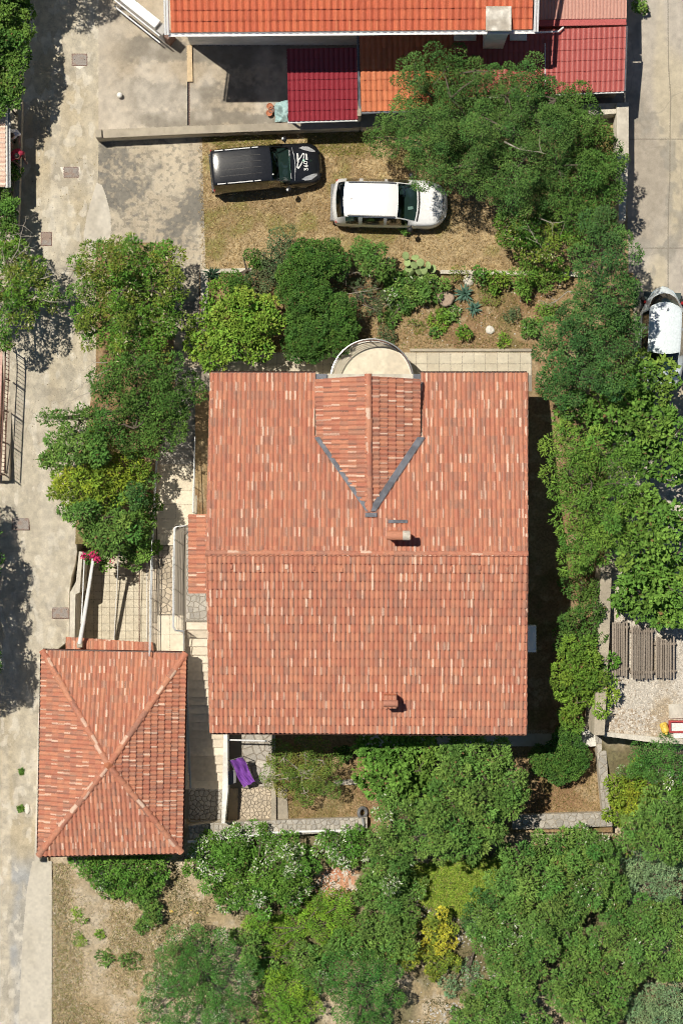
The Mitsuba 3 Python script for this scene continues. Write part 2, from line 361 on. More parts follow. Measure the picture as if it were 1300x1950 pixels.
structure(add('lane', ribbon(lane_strip(L_left, L_right, ys, 10), -4.8), 'lane_concrete', smooth=20))
def slab(name, pts, z, bsdf, zb=-4.8):
    k = add(name, prism(PL(pts, z), zb, z), bsdf); structure(k); return k
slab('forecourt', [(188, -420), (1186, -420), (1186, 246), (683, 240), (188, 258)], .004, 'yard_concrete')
slab('parking_slab', [(188, 258), (386, 250), (392, 500), (392, 700), (322, 700), (322, 462), (186, 462)], 0.008, 'parking_concrete')
slab('dry_lawn', [(384, 244), (1190, 236), (1196, 520), (392, 520)], .012, 'dry_grass_ground')
slab('garden_bed', [(380, 519), (1205, 519), (1205, 672), (380, 672)], .02, 'garden_soil')
slab('driveway', [(1184, -420), (1520, -420), (1520, 784), (1202, 784), (1188, 500)], .0, 'drive_concrete')
slab('gravel_yard', [(1158, 782), (1520, 782), (1520, 1404), (1150, 1404)], -.6, 'gravel')
slab('house_path', [(384, 668), (1012, 668), (1012, 745), (384, 745)], .012, 'grout')
# cement patch on the lane and the pale strip by the wild lot
zp = lambda y: float(zlane((975 - y) * .0205))
def patch(name, pts, bsdf, dz=.004, zz=None):
    V = []
    for x, y in pts:
        q = P(x, y, 0 if zz is not None else zp(y)); V.append((q[0], q[1], (zz if zz is not None else float(zlane(q[1]))) + dz))
    c = np.mean(V, 0); c[2] = (zz if zz is not None else float(zlane(c[1]))) + dz
    m = trimesh.Trimesh(V + [tuple(c)], [[i, (i + 1) % len(V), len(V)] for i in range(len(V))], process=False)
    if m.face_normals[0][2] < 0: m.invert()
    k = add(name, m, bsdf); structure(k)
patch('cement_patch', [(184, 348), (176, 375), (166, 410), (160, 445), (160, 470), (183, 474), (208, 470), (212, 440), (211, 410), (203, 375), (194, 352)], 'patch_cement', .012, .004)
rows = []
for y in np.arange(1640, 2200, 20):
    xl = np.interp(y, [1640, 1690, 1780, 1950, 2200], [62, 52, 44, 36, 30]); z = zp(y) + .006
    rows.append([P(x, y, z) for x in (xl, 75, 99)])
structure(add('lane_strip', ribbon(rows), 'strip_concrete', smooth=20))

# planted strip between lane and path
rows = []
for y in np.arange(462, 1050, 14):
    z = zp(y) + .06
    rows.append([P(x, y, z) for x in (np.interp(y, [462, 700, 800, 900, 1050], [183, 183, 167, 149, 143]), 200, 260, np.interp(y, [462, 740, 860, 1050], [324, 334, 300, 296]))])
structure(add('planting_strip', ribbon(rows, -4.8), 'garden_soil', smooth=20))
# slope between steps and house
rows = []
for y in np.arange(742, 1000, 12):
    z = float(np.interp(y, [742, 990], [-.05, -.85]))
    rows.append([P(x, y, z) for x in (372, 385, 420, 460)])
structure(add('soil_bank', ribbon(rows, -4.8), 'garden_soil', smooth=20))
slab('walkway', [(286, 880), (374, 880), (374, 1002), (352, 1002), (352, 1500), (280, 1500), (280, 1240)], -.97, 'grout')
slab('landing', [(330, 998), (470, 998), (470, 1184), (352, 1184), (352, 1002)], -1.02, 'grout')
slab('patio', [(100, 1030), (296, 1030), (296, 1260), (100, 1260)], -3.33, 'grout')
slab('lower_court', [(300, 1395), (530, 1395), (530, 1590), (300, 1590)], -3.74, 'grout')
slab('lower_garden', [(524, 1390), (1165, 1390), (1165, 1585), (524, 1585)], -3.34, 'garden_soil')
slab('house_apron', [(690, 1390), (1150, 1390), (1150, 1421), (690, 1421)], -3.2, 'apron_concrete')
rows = []
for y in np.arange(655, 1400, 14):
    q = P(1000, y, -1.5); z = float(zeast(q[1]))
    rows.append([P(x, y, z) for x in (940, 1000, 1060, 1110, 1205 if y < 784 else 1166)])
structure(add('side_yard', ribbon(rows, -4.8), 'garden_soil', smooth=20))
# wild lot
X0, X1, Y0, Y1 = -11.45, 19.0, -24.0, -12.2
gx, gy = np.linspace(X0, X1, 90), np.linspace(Y1, Y0, 45)
rows = [[(x, y, float(z)) for x, z in zip(gx, zwild(gx, np.full_like(gx, y)))] for y in gy]
structure(add('wild_lot', ribbon(rows, -4.9), 'wild_ground', smooth=True))
gx2, gy2 = np.linspace(10.2, 19.0, 20), np.linspace(-8.6, -12.3, 14)
rows = [[(x, y, float(np.interp(y, [-12.3, -8.6], [-3.85, -2.2]))) for x in gx2] for y in gy2]
structure(add('wild_bank', ribbon(rows, -4.9), 'wild_ground', smooth=True))

# paved surfaces: every paver a piece
north = Polygon(PL([(396, 670), (1011, 670), (1011, 716), (396, 716)], .03))
pieces('house_path', 'paver', grid_polys(north, .44, .44), .0, .034, 'paver_cream', rng, .007, .003, .006)
pat = Polygon(PL([(150, 1046), (286, 1046), (282, 1236), (132, 1236)], -3.3))
pieces('patio', 'paver', grid_polys(pat, .315, .315), -3.4, -3.29, 'paver_cream', rng, .006, .003, .006)
wp = Polygon(PL([(303, 1040), (333, 1040), (331, 1170), (302, 1170)], -.93))
pieces('walkway', 'stone', vor_polys(wp, .21, rng), -1.0, -.925, 'stone_cream', rng, .014, .006, .012)
wsl = Polygon(PL([(297, 884), (371, 884), (371, 1000), (332, 1000), (333, 1038), (300, 1038)], -.93))
pieces('walkway', 'slab', grid_polys(wsl, 1.9, .55), -1.0, -.932, 'slab_bright', rng, .004, .002, .006)
wsl = Polygon(PL([(300, 1172), (350, 1172), (350, 1246), (298, 1246)], -.93))
pieces('walkway', 'slab', grid_polys(wsl, 1.2, .75), -1.0, -.932, 'slab_bright', rng, .004, .002, .006)
wk = Polygon(PL([(286, 884), (297, 884), (300, 1240), (281, 1240)], -.93))
pieces('walkway', 'edging_brick', grid_polys(wk, .2, .42), -1.0, -.915, 'stone_cream', rng, .012, .01, .012)
ld = Polygon(PL([(354, 1004), (398, 1004), (398, 1182), (354, 1182)], -1.0))
pieces('landing', 'stone', vor_polys(ld, .22, rng), -1.05, -1.0, 'stone_grey', rng, .014, .006, .012)
lc = Polygon(PL([(458, 1395), (518, 1395), (518, 1500), (462, 1500)], -3.4))
pieces('lower_court', 'stone', vor_polys(lc, .34, rng), -3.8, -3.71, 'stone_grey', rng, .02, .008, .02)
lc = Polygon(PL([(456, 1502), (520, 1500), (520, 1568), (456, 1568)], -3.4))
pieces('lower_court', 'stone', vor_polys(lc, .16, rng), -3.8, -3.69, 'stone_cream', rng, .012, .02, .02)
lc = Polygon(PL([(358, 1502), (428, 1502), (428, 1568), (358, 1568)], -3.4))
pieces('lower_court', 'stone', vor_polys(lc, .19, rng), -3.8, -3.70, 'stone_grey', rng, .014, .015, .02)

# steps
def step(parent, pts, z, zb, bsdf):
    m = frustum(Polygon(PL(pts, z)).convex_hull, zb, z, .012); add(parent + '__step', m, bsdf, uv=piece_uv(m))
st = thing('upper_steps', 'broad grey concrete steps in tree shade at the north end of the side path', 'steps')
for i, y in enumerate([684, 703, 722, 744, 766, 788, 810, 830, 847, 864]):
    z = -.0 - .095 * (i + .0); x0, x1 = (322, 396) if y < 740 else (300, 374)
    step(st, [(x0, y), (x1, y), (x1, y + (24 if i < 9 else 20)), (x0, y + (24 if i < 9 else 20))], z, z - .6, 'step_grey')
st = thing('garden_stairs', 'long cream stone staircase between the small hipped roof and the large tiled roof', 'stairs')
ys_ = np.linspace(1182, 1502, 21)
for i in range(20):
    z = -1.0 - .135 * (i + 1); x1 = 398 if ys_[i] < 1388 else 427
    step(st, [(353, ys_[i]), (x1 + 4, ys_[i]), (x1 + 4, ys_[i + 1] + 1.2), (353, ys_[i + 1] + 1.2)], z, z - 1.2, 'step_stone')

# ------------------------------------------------------------------ walls
def wall(name, label, pts, z1, zb, bsdf, group=None):
    k = thing(name, label, 'wall', group); add(k + '__body', prism(PL(pts, z1), zb, z1), bsdf); return k
w = wall('retaining_wall', 'long thin concrete wall dividing the forecourt from the parked cars', [(187, 247), (360, 240), (545, 234), (684, 229), (684, 243), (545, 248), (360, 255), (190, 263)], .85, -.4, 'wall_concrete')
add(w + '__post', box(*P(188, 254, 1.0)[:2], -.2, 1.0, .22, .3, .05, .02), 'wall_concrete')
w = wall('concrete_ledge', 'grey concrete ledge under the dark tree beside the orange lean-to roof', [(685, 214), (760, 211), (1172, 196), (1172, 216), (760, 236), (690, 243), (685, 240)], .95, -.4, 'wall_concrete')
w = wall('corner_wall', 'concrete corner wall with a flat top beside the driveway at the upper right', [(1173, 196), (1196, 195), (1196, 300), (1190, 420), (1178, 420), (1174, 300)], 1.15, -.4, 'wall_pale')
add(w + '__cap', prism(PL([(1120, 198), (1172, 196), (1172, 216), (1120, 220)], 1.0), -.3, 1.0), 'wall_pale')
w = wall('garden_kerb', 'thin white kerb along the dry lawn above the cactus bed', [(838, 514), (1082, 517), (1110, 520), (1110, 527), (838, 521)], .22, -.3, 'wall_pale')
w = wall('short_kerb', 'short pale kerb beside the spiky rosette plant at the end of the parking', [(382, 513), (480, 510), (480, 518), (382, 521)], .18, -.3, 'wall_pale')
w = wall('path_kerb', 'low pale concrete edge under the bright lemon tree', [(382, 520), (396, 520), (396, 668), (384, 668)], .16, -.3, 'wall_pale')
w = wall('bed_edging', 'slim grey edging between the tiled path and the cactus bed', [(780, 664), (1012, 664), (1012, 669), (780, 669)], .14, -.3, 'wall_concrete')
w = wall('patio_wall', 'pale stepped retaining wall between lane and sunken patio', [(151, 1050), (158, 1052), (152, 1128), (144, 1132), (142, 1242), (132, 1242), (134, 1128), (145, 1108)], -1.2, -3.3, 'wall_pale')
w = wall('lane_kerb', 'low concrete kerb along the lane in front of the hipped roof', [(76, 1250), (82, 1250), (76, 1640), (66, 1640)], -2.25, -3.3, 'wall_pale')
w = wall('bank_wall', 'narrow concrete wall under the white handrail beside the soil bank', [(372, 850), (378, 850), (374, 1000), (368, 1000)], -.7, -1.6, 'wall_concrete')
w = wall('stair_wall', 'white plastered wall beside the lower end of the cream stairs', [(426, 1384), (433, 1384), (434, 1505), (428, 1568), (422, 1568)], -2.2, -3.6, 'wall_white')
w = wall('court_wall', 'short brown coping wall between stone court and the reddish shrub', [(518, 1395), (524, 1395), (526, 1568), (516, 1568)], -3.05, -3.6, 'wall_concrete')
w = wall('party_wall', 'plain concrete wall between the gravel yard and the shaded side garden', [(1143, 1078), (1164, 1076), (1160, 1200), (1150, 1400), (1130, 1400), (1139, 1200)], .15, -3.4, 'wall_concrete')
w = wall('yard_edge_wall', 'pale concrete edge wall south of the gravel yard', [(1150, 1394), (1250, 1404), (1320, 1408), (1320, 1418), (1250, 1415), (1152, 1402)], -.35, -3.0, 'wall_pale')
w = wall('shaded_kerb', 'white concrete block by the party wall beside the round shrub', [(1098, 1388), (1138, 1388), (1140, 1420), (1102, 1424)], -2.7, -3.5, 'wall_white')
def stonewall(name, label, pts, z1, zb, size, bsdf='stone_grey'):
    k = thing(name, label, 'wall'); pol = Polygon(PL(pts, z1))
    add(k + '__core', prism(pol.buffer(-.01), zb, z1 - .05), 'wall_concrete')
    pieces(k, 'stone', vor_polys(pol, size, rng), z1 - .16, z1, bsdf, rng, .010, .02, .03)
    return k
stonewall('west_stone_wall', 'pale rubble stone wall with a white pipe along its south edge', [(358, 1572), (392, 1568), (520, 1562), (700, 1556), (700, 1584), (520, 1592), (440, 1594), (362, 1602)], -2.95, -4.2, .19)
stonewall('east_stone_wall', 'grey rubble stone wall running east behind the fig tree', [(975, 1552), (1100, 1548), (1164, 1546), (1166, 1574), (1100, 1577), (975, 1580)], -2.9, -4.2, .24)
stonewall('corner_stone_wall', 'grey stone wall running up from the corner to the gravel yard', [(1132, 1398), (1152, 1398), (1162, 1546), (1146, 1546)], -2.55, -4.2, .26)
stonewall('stone_row', 'low row of grey stones half under the fig tree', [(635, 1486), (694, 1482), (694, 1493), (635, 1497)], -3.2, -3.4, .22)
k = thing('white_pipe', 'white pipe lying along the south edge of the rubble stone wall', 'pipe')
add(k + '__run', tube([P(358, 1603, -2.88), P(440, 1593, -2.88), P(508, 1588, -2.88)], .055, 10), 'white_paint', 40)
add(k + '__run', tube([P(496, 1586, -2.86), P(600, 1583, -2.86), P(684, 1581, -2.86)], .055, 10), 'white_paint', 40)
add(k + '__elbow', tube([P(684, 1581, -2.86), P(690, 1579, -2.86), P(692, 1570, -2.84), P(690, 1558, -2.8)], .05, 8), 'galvanised', 40)
k = thing('plank_board', 'pale wooden board lying in the stone court below the purple sheet', 'board')
m = box(*P(444, 1534, -3.64)[:2], -3.70, -3.63, .36, 1.34, -.02, .01); add(k + '__plank', m, 'wood_pale', uv=piece_uv(m))
k = thing('concrete_slab', 'worn concrete slab on the soil beside the stone court', 'slab')
m = frustum(Polygon(PL([(526, 1496), (546, 1500), (549, 1560), (527, 1560)], -3.25)), -3.4, -3.25, .02); add(k + '__top', m, 'wall_concrete')
k = thing('timber_beam', 'pale timber beam lying across the forecourt in front of the white house', 'beam')
m = box(*P(361.5, 121, .1)[:2], .004, .12, .2, 1.38, .02, .01); add(k + '__log', m, 'wood_pale', uv=piece_uv(m))
k = thing('drain_channel', 'dark drain channel across the forecourt below the timber beam', 'drain')
add(k + '__slot', box(*P(358.5, 197, .02)[:2], .0, .016, .07, 1.66, .0), 'dark_hole')
add(k + '__rim', box(*P(360.7, 197, .02)[:2], .0, .022, .03, 1.66, .0), 'iron_brown')

# inspection covers
def cover(px, py, sx, sy, label, rim=None, z=None):
    k = thing('inspection_cover', label, 'manhole cover', 'rusty covers in the lane')
    z = zp(py) if z is None else z; c = P(px, py, z); ang = 0.0
    if rim: add(k + '__surround', xf(frustum(Polygon(PL(rim, 0)).convex_hull, 0, .008, .01), None, [0, 0, z]), 'cap_stained')
    add(k + '__frame', box(c[0], c[1], z - .05, z + .012, sx + .05, sy + .05, ang, .006), 'iron_brown')
    add(k + '__plate', box(c[0], c[1], z - .05, z + .02, sx, sy, ang, .006), 'rusty_cover')
    for s in (-1, 1): add(k + '__lifting_eye', box(c[0] + s * sx * .36, c[1], z, z + .024, .04, .02, ang), 'dark_hole')
cover(152, 114, .54, .42, 'northernmost rusty inspection cover, with a pale cement lip on its lower side', [(138, 104), (166, 104), (166, 124), (152, 132), (138, 124)])
cover(136, 328, .52, .36, 'rusty inspection cover set in a white painted surround', [(115, 318), (152, 317), (155, 330), (150, 339), (121, 338)])
cover(89, 455, .37, .48, 'rusty inspection cover under the bare twigs of the left edge tree')
cover(40, 992, .62, .66, 'grey-brown inspection cover at the left, partly in leaf shadow')
cover(116, 1161, .62, .64, 'large grey-brown inspection cover beside the sunken patio wall')

# ------------------------------------------------------------------ tiles
TSEG = 8
def tile_set(O, U, V, pu, pv, polyuv, bsdf, key, name, limit=300, amp=.056, first=None, thick=.075, rr=None):
    """Covers the polygon (in metres along eave U and up the slope V, from corner O) with roll tiles, each its own mesh with its own tone."""
    rr = rr or rng; O, U, V = (np.asarray(a, float) for a in (O, U, V)); U = U / np.linalg.norm(U); V = V / np.linalg.norm(V); N = np.cross(U, V)
    if N[2] < 0: N = -N
    x0, y0, x1, y1 = polyuv.bounds; made = []
    t = np.linspace(0, 1, TSEG + 1); h = amp * (.5 - .5 * np.cos(2 * np.pi * (t * .94 + .03))) ** .85
    for j in range(int(math.floor(y0 / pv)), int(math.ceil(y1 / pv))):
        for i in range(int(math.floor(x0 / pu)), int(math.ceil(x1 / pu))):
            u, v = i * pu, j * pv
            cell = sbox(u, v, u + pu, v + pv)
            if not cell.intersects(polyuv): continue
            a = cell.intersection(polyuv).area / (pu * pv)
            if a < .04: continue
            uu = u + t * pu * 1.02 + rr.normal(0, .002); lift = rr.normal(0, .0022); sk = rr.normal(0, .003)
            lo, hi = v + rr.normal(0, .003), v + pv * 1.06
            top = np.array([[x, lo, thick + hh + lift] for x, hh in zip(uu, h)] + [[x + sk, hi, .002 + hh + lift] for x, hh in zip(uu, h)])
            fr = np.array([[x, lo, thick + hh + lift] for x, hh in zip(uu, h)] + [[x, lo + .003, hh - .004] for x, hh in zip(uu, h)])
            n = TSEG + 1; F = []
            for q in range(TSEG): F += [[q, q + 1, n + q + 1], [q, n + q + 1, n + q]]
            F2 = [[f[0] + 2 * n, f[2] + 2 * n, f[1] + 2 * n] for f in F]
            A = np.vstack([top, fr]); tt = np.concatenate([t, t, t, t]); FF = np.array(F + F2)
            if a < .995:
                A, tt, FF = clip_tris(A, tt, FF, polyuv)
                if len(FF) == 0: continue
            PID[0] += 1
            W_ = O + A[:, :1] * U + A[:, 1:2] * V + A[:, 2:3] * N
            made.append((v, trimesh.Trimesh(W_, FF, process=False), np.c_[PID[0] + .04 + .92 * tt, np.full(len(tt), .5)], a))
    order = sorted(range(len(made)), key=lambda q: (made[q][3] < .5, made[q][0] if first == 'eave' else 0))
    rest = []
    for c, q in enumerate(order):
        _, m, uv, a = made[q]
        if c < limit: add(f'{key}__{name}', m, bsdf, smooth=True, uv=uv)
        else: rest.append((m, uv))
    if rest:
        k = add(f'{key}__{name}s', cat([m for m, _ in rest]), bsdf, smooth=True, uv=np.vstack([u for _, u in rest])); stuff(k)
    return len(made)
def clip_tris(A, tt, F, poly):
    """Clips triangles (in u, v) to a convex polygon."""
    c = np.array(poly.exterior.coords)[:-1]
    if not poly.exterior.is_ccw: c = c[::-1]
    tris = [np.c_[A[f], tt[f]] for f in F]
    for i in range(len(c)):
        p, d = c[i], c[(i + 1) % len(c)] - c[i]; out_ = []
        for tr in tris:
            s = d[0] * (tr[:, 1] - p[1]) - d[1] * (tr[:, 0] - p[0])
            if (s >= 0).all(): out_.append(tr); continue
            if (s < 0).all(): continue
            pg = []
            for q in range(len(tr)):
                r = (q + 1) % len(tr)
                if s[q] >= 0: pg.append(tr[q])
                if (s[q] >= 0) != (s[r] >= 0): pg.append(tr[q] + (tr[r] - tr[q]) * s[q] / (s[q] - s[r]))
            for q in range(1, len(pg) - 1): out_.append(np.array([pg[0], pg[q], pg[q + 1]]))
        tris = out_
    if not tris: return np.zeros((0, 3)), np.zeros(0), np.zeros((0, 3), int)
    B = np.vstack(tris); return B[:, :3], B[:, 3], np.arange(len(B)).reshape(-1, 3)
def ridge_tiles(key, a, b, bsdf, r=.105, step=.37, lift=.03, name='ridge_tile'):
    """Half-round cover tiles overlapping from a to b."""
    a, b = np.asarray(a, float), np.asarray(b, float); L = np.linalg.norm(b - a); d = (b - a) / L
    s = np.cross(d, [0, 0, 1]); s /= np.linalg.norm(s); up = np.cross(s, d); n = max(1, int(round(L / step))); st_ = L / n
    th = np.linspace(-.12 * np.pi, 1.12 * np.pi, 10)
    for i in range(n):
        p0, p1 = a + d * (i * st_ - .02), a + d * ((i + 1) * st_ + .03)
        r0, r1 = r * 1.09, r * .93; w = rng.normal(0, .004)
        V = []; tt = []
        for p, q, dz in ((p0, r0, .012), (p1, r1, 0.0), (p0, r0 - .018, .012)):
            for k, x in enumerate(th):
                V.append(p + s * (np.cos(x) * q + w) + up * (np.sin(x) * q + lift - .035 + dz)); tt.append(k / 9)
        n_ = len(th); F = []
        for k in range(n_ - 1):
            F += [[k, k + 1, n_ + k + 1], [k, n_ + k + 1, n_ + k], [k, 2 * n_ + k + 1, k + 1], [k, 2 * n_ + k, 2 * n_ + k + 1]]
        PID[0] += 1
        add(f'{key}__{name}', trimesh.Trimesh(V, F, process=False), bsdf, smooth=55, ) if False else add(f'{key}__{name}', trimesh.Trimesh(V, F, process=False), bsdf, smooth=True, uv=np.c_[PID[0] + .04 + .92 * np.array(tt), np.full(len(tt), .5)])
def plane_poly(pts, th=.10):
    """A roof deck: polygon of 3D points (planar), thickened downwards."""
    V = np.array(pts, float); n = len(V); W_ = V - [0, 0, th]; F = []
    for i in range(1, n - 1): F += [[0, i, i + 1], [n, n + i + 1, n + i]]
    for i in range(n): j = (i + 1) % n; F += [[i, n + i, n + j], [i, n + j, j]]
    m = trimesh.Trimesh(np.vstack([V, W_]), F, process=False)
    if m.volume < 0: m.invert()
    return m
def to_uv(O, U, V, pts):
    U, V = np.asarray(U) / np.linalg.norm(U), np.asarray(V) / np.linalg.norm(V); return Polygon([((np.asarray(p) - O) @ U, (np.asarray(p) - O) @ V) for p in pts])

# ------------------------------------------------------------------ main house
H = thing('main_house', 'large house with a weathered terracotta gable roof, small dormer and round balcony in the middle', 'house')
ZE, ZR = 3.3, 5.2
NW, NE, SW, SE = P(402, 712, ZE), P(1003, 712, ZE), P(401, 1393, ZE), P(1001, 1396, ZE)
RW, RE = P(394, 1053, ZR), P(1003, 1055, ZR)
xw, xe, yn, ys0 = NW[0] + .35, NE[0] - .45, NW[1] - .45, SW[1] + .55
add(H + '__wall', prism(sbox(xw, ys0, xe, yn), -4.0, ZE - .08), 'wall_white')
gab = lambda x: trimesh.Trimesh([[x - .1, yn, ZE - .1], [x - .1, ys0, ZE - .1], [x - .1, (yn + ys0) / 2, ZR - .2], [x + .1, yn, ZE - .1], [x + .1, ys0, ZE - .1], [x + .1, (yn + ys0) / 2, ZR - .2]],
                                [[0, 1, 2], [3, 5, 4], [0, 3, 4], [0, 4, 1], [1, 4, 5], [1, 5, 2], [2, 5, 3], [2, 3, 0]], process=False)
add(H + '__gable', gab(xw + .11), 'wall_white'); add(H + '__gable', gab(xe - .11), 'wall_white')
R = H + '__roof'
down = np.array([0, 0, .045])
# dormer corner points
DRF, DRB = P(701, 716, 4.85), P(703, 973, 4.83)
DWL, DWR = P(602, 722, 3.98), P(800, 722, 3.98)
def main_z(Y): return ZE + (NW[1] - Y) / (NW[1] - RW[1]) * (ZR - ZE)
yv = NW[1] - (3.98 - ZE) / (ZR - ZE) * (NW[1] - RW[1])
DVL, DVR = np.array([DWL[0] + .05, yv, 3.98]), np.array([DWR[0] - .05, yv, 3.98])
add(R, cat([plane_poly([SW - down, SE - down, RE - down, RW - down]), plane_poly([NW - down, RW - down, RE - down, NE - down])]), 'wall_pale')
Us, Vs = SE - SW, RW - SW
Vs = np.cross(np.cross(Us, Vs), Us); Vs *= np.sign(Vs[2])
poly_s = to_uv(SW, Us, Vs, [SW, SE, RE, RW])
tile_set(SW, Us, Vs, .1705, .325, poly_s, 'tile_antique', R, 'tile', limit=150, thick=.105)
Un, Vn = NW - NE, RW - NW
Vn = np.cross(np.cross(Un, Vn), Un); Vn *= np.sign(Vn[2])
poly_n = to_uv(NE, Un, Vn, [NE, NW, RW, RE])
hole = to_uv(NE, Un, Vn, [DWL + [.0, .9, 0], DWR + [0, .9, 0], DVR + [.1, 0, 0], DRB + [0, -.02, 0], DVL - [.1, 0, 0]])
west = to_uv(NE, Un, Vn, [DWL + [-.02, 1, 0], NW + [0, .5, 0], NW + [-.5, 0, 0], RW, DRB, DVL]).buffer(0)
def tiles_region(O, U, V, region, *a, **k): return tile_set(O, U, V, *a[:2], region, *a[2:], **k)
# north slope: tiles outside the dormer, in three fields
full_n = poly_n.difference(hole.buffer(.03))
_clip = clip_tris
def clip_tris(A, tt, F, poly):
    if poly.geom_type == 'Polygon' and len(poly.interiors) == 0 and abs(poly.convex_hull.area - poly.area) < 1e-4: return _clip(A, tt, F, poly)
    c = A[F][:, :, :2].mean(1); keep = np.array([poly.buffer(.01).contains(Point(*q)) for q in c]); return A, tt, F[keep]
tile_set(NE, Un, Vn, .1705, .345, full_n, 'tile_antique', R, 'tile', limit=150)
ridge_tiles(R, RW - [0.02, 0, 0], RE, 'tile_antique', .115, .40)
# verge tiles along both gable ends
for a_, b_ in ((SW, RW), (NW, RW), (SE, RE), (NE, RE)):
    s = 1 if a_[0] < 0 else -1
    ridge_tiles(R, a_ + [s * .04, 0, 0], b_ + [s * .04, 0, -.02], 'tile_antique', .085, .36, .02, 'verge_tile')
    m = tube([a_ + [s * .0, 0, -.10], b_ + [0, 0, -.10]], .05, 6); add(R + '__verge_board', m, 'wall_pale', 40)
# dormer
D = H + '__dormer'
fl = [DWL, DVL, DVR, DWR]
add(D, cat([plane_poly([DWL - down, DRF - down, DRB - down, DVL - down], .08), plane_poly([DWR - down, DVR - down, DRB - down, DRF - down], .08),
            prism(sbox(DWL[0] + .2, yv - .4, DWR[0] - .2, DWL[1] - .35), .0, 3.9)]), 'wall_white')
UdW, VdW = DVL - DWL, DRF - DWL
UdW = np.array([0, UdW[1], 0]); VdW = np.array([VdW[0], 0, VdW[2]])
tile_set(DWL, UdW, VdW, .172, .33, to_uv(DWL, UdW, VdW, [DWL, DVL + [0, -.05, 0], DRB, DRF]), 'tile_antique', D, 'tile', limit=120)
UdE, VdE = np.array([0, 1.0, 0]), np.array([DRF[0] - DWR[0], 0, DRF[2] - DWR[2]])
tile_set(DVR, UdE, VdE, .172, .33, to_uv(DVR, UdE, VdE, [DVR + [0, -.05, 0], DWR, DRF, DRB]), 'tile_antique', D, 'tile', limit=120)
ridge_tiles(D, DRF + [0, .06, .0], DRB, 'tile_antique', .125, .40)
fl_ = trimesh.Trimesh([[DWL[0] + .3, DWL[1] - .35, 3.9], [DWR[0] - .3, DWR[1] - .35, 3.9], [DRF[0], DRF[1] - .35, 4.7]], [[0, 1, 2]], process=False)
add(D + '__gable_wall', fl_, 'wall_white')
m = box(*P(701, 735, 2.2)[:2], 1.25, 3.3, 1.3, .06); m.apply_translation([0, DWL[1] - .33 - m.vertices[:, 1].mean(), 0]); add(D + '__balcony_door', m, 'car_glass')
for (a_, b_, s, wd) in ((DVL, DRB, -1, .12), (DVR, DRB, 1, .22)):
    pts = []
    for q in np.linspace(0, 1, 9):
        c = a_ + (b_ - a_) * q; w_ = .05
        x_in, x_out = c[0] - s * .06, c[0] + s * wd
        pts.append([(x_in, c[1] + .0, main_z(c[1]) + .175), (x_out, c[1] - .02, main_z(c[1]) + .165)])
    add(D + '__flashing', ribbon(pts), 'lead_grey', 20)
for px0, px1 in ((602, 622), (786, 800)):
    a_, b_ = P(px0, 717, 3.38), P(px1, 717, 3.38); add(D + '__flashing', box((a_[0] + b_[0]) / 2, a_[1], 3.33, 3.42, b_[0] - a_[0], .18), 'lead_grey')
cl = P(703, 979, 4.8); add(D + '__flashing', box(cl[0] + .06, cl[1] - .03, main_z(cl[1]) - .05, main_z(cl[1]) + .17, .42, .16, 0, .02), 'lead_grey')
# eaves: gutters
def gutter(key, a, b, bsdf, r=.06):
    a, b = np.asarray(a), np.asarray(b); d = (b - a) / np.linalg.norm(b - a); s = np.cross(d, [0, 0, 1]); th = np.linspace(np.pi, 2 * np.pi, 8)
    rows_ = [[p + s * np.cos(x) * r + np.array([0, 0, 1]) * np.sin(x) * r for x in th] for p in (a, b)]
    rows2 = [[p + s * np.cos(x) * (r - .008) + np.array([0, 0, 1]) * np.sin(x) * (r - .008) for x in th] for p in (a, b)]
    add(key + '__gutter', cat([ribbon(rows_), ribbon(rows2)]), bsdf, 50)
gutter(H, SW + [0.0, -.05, -.03], SE + [0.02, -.05, -.03], 'gutter_brown')
gutter(H, NW + [0, .05, -.03], DWL[:2].tolist() + [ZE - .03] + np.array([-.05, .0, 0]) if False else np.array([DWL[0] - .02, NW[1] + .05, ZE - .03]), 'gutter_brown', .05)
gutter(H, np.array([DWR[0] + .02, NE[1] + .05, ZE - .03]), NE + [0, .05, -.03], 'gutter_brown', .05)
# vents and chimneys
def sl(px, py, south):  # a point on the slope
    z = 4.8
    for _ in range(6):
        q = P(px, py, z); z = ZE + ((q[1] - SW[1]) / (RW[1] - SW[1]) if south else (NW[1] - q[1]) / (NW[1] - RW[1])) * (ZR - ZE)
    return P(px, py, z)
c = sl(757, 1019, False)
C = H + '__chimney'
add(C, box(c[0], c[1], c[2] - .2, c[2] + 1.12, .60, .34, 0, .01), 'terracotta')
m = tube([c + [-.42, 0, 1.24], c + [.42, 0, 1.24]], .165, 14); add(C + '__cap_tile', m, 'tile_antique', smooth=True, uv=piece_uv(m))
add(C + '__mortar_patch', tube([c + [.14, 0, 1.243], c + [.40, 0, 1.243]], .17, 14), 'wall_pale', 40)
f0 = sl(757, 992, False); add(C + '__flashing', box(f0[0], f0[1] - .02, f0[2] + .0, f0[2] + .155, .70, .12, 0, .03), 'lead_grey')
c = sl(742, 1332, True)
C = num(H + '__chimney')
scene[C] = mikit.ply(box(c[0], c[1], c[2] - .2, c[2] + .86, .46, .44, 0, .01), 'terracotta')
for dx in (-.15, 0, .15): m = tube([c + [dx, .22, .91], c + [dx, -.24, .88]], .085, 10); add(C + '__cap_tile', m, 'tile_antique', smooth=True, uv=piece_uv(m))
m = tube([c + [-.26, -.06, .99], c + [.26, -.06, .99]], .125, 12); add(C + '__cap_tile', m, 'tile_antique', smooth=True, uv=piece_uv(m))
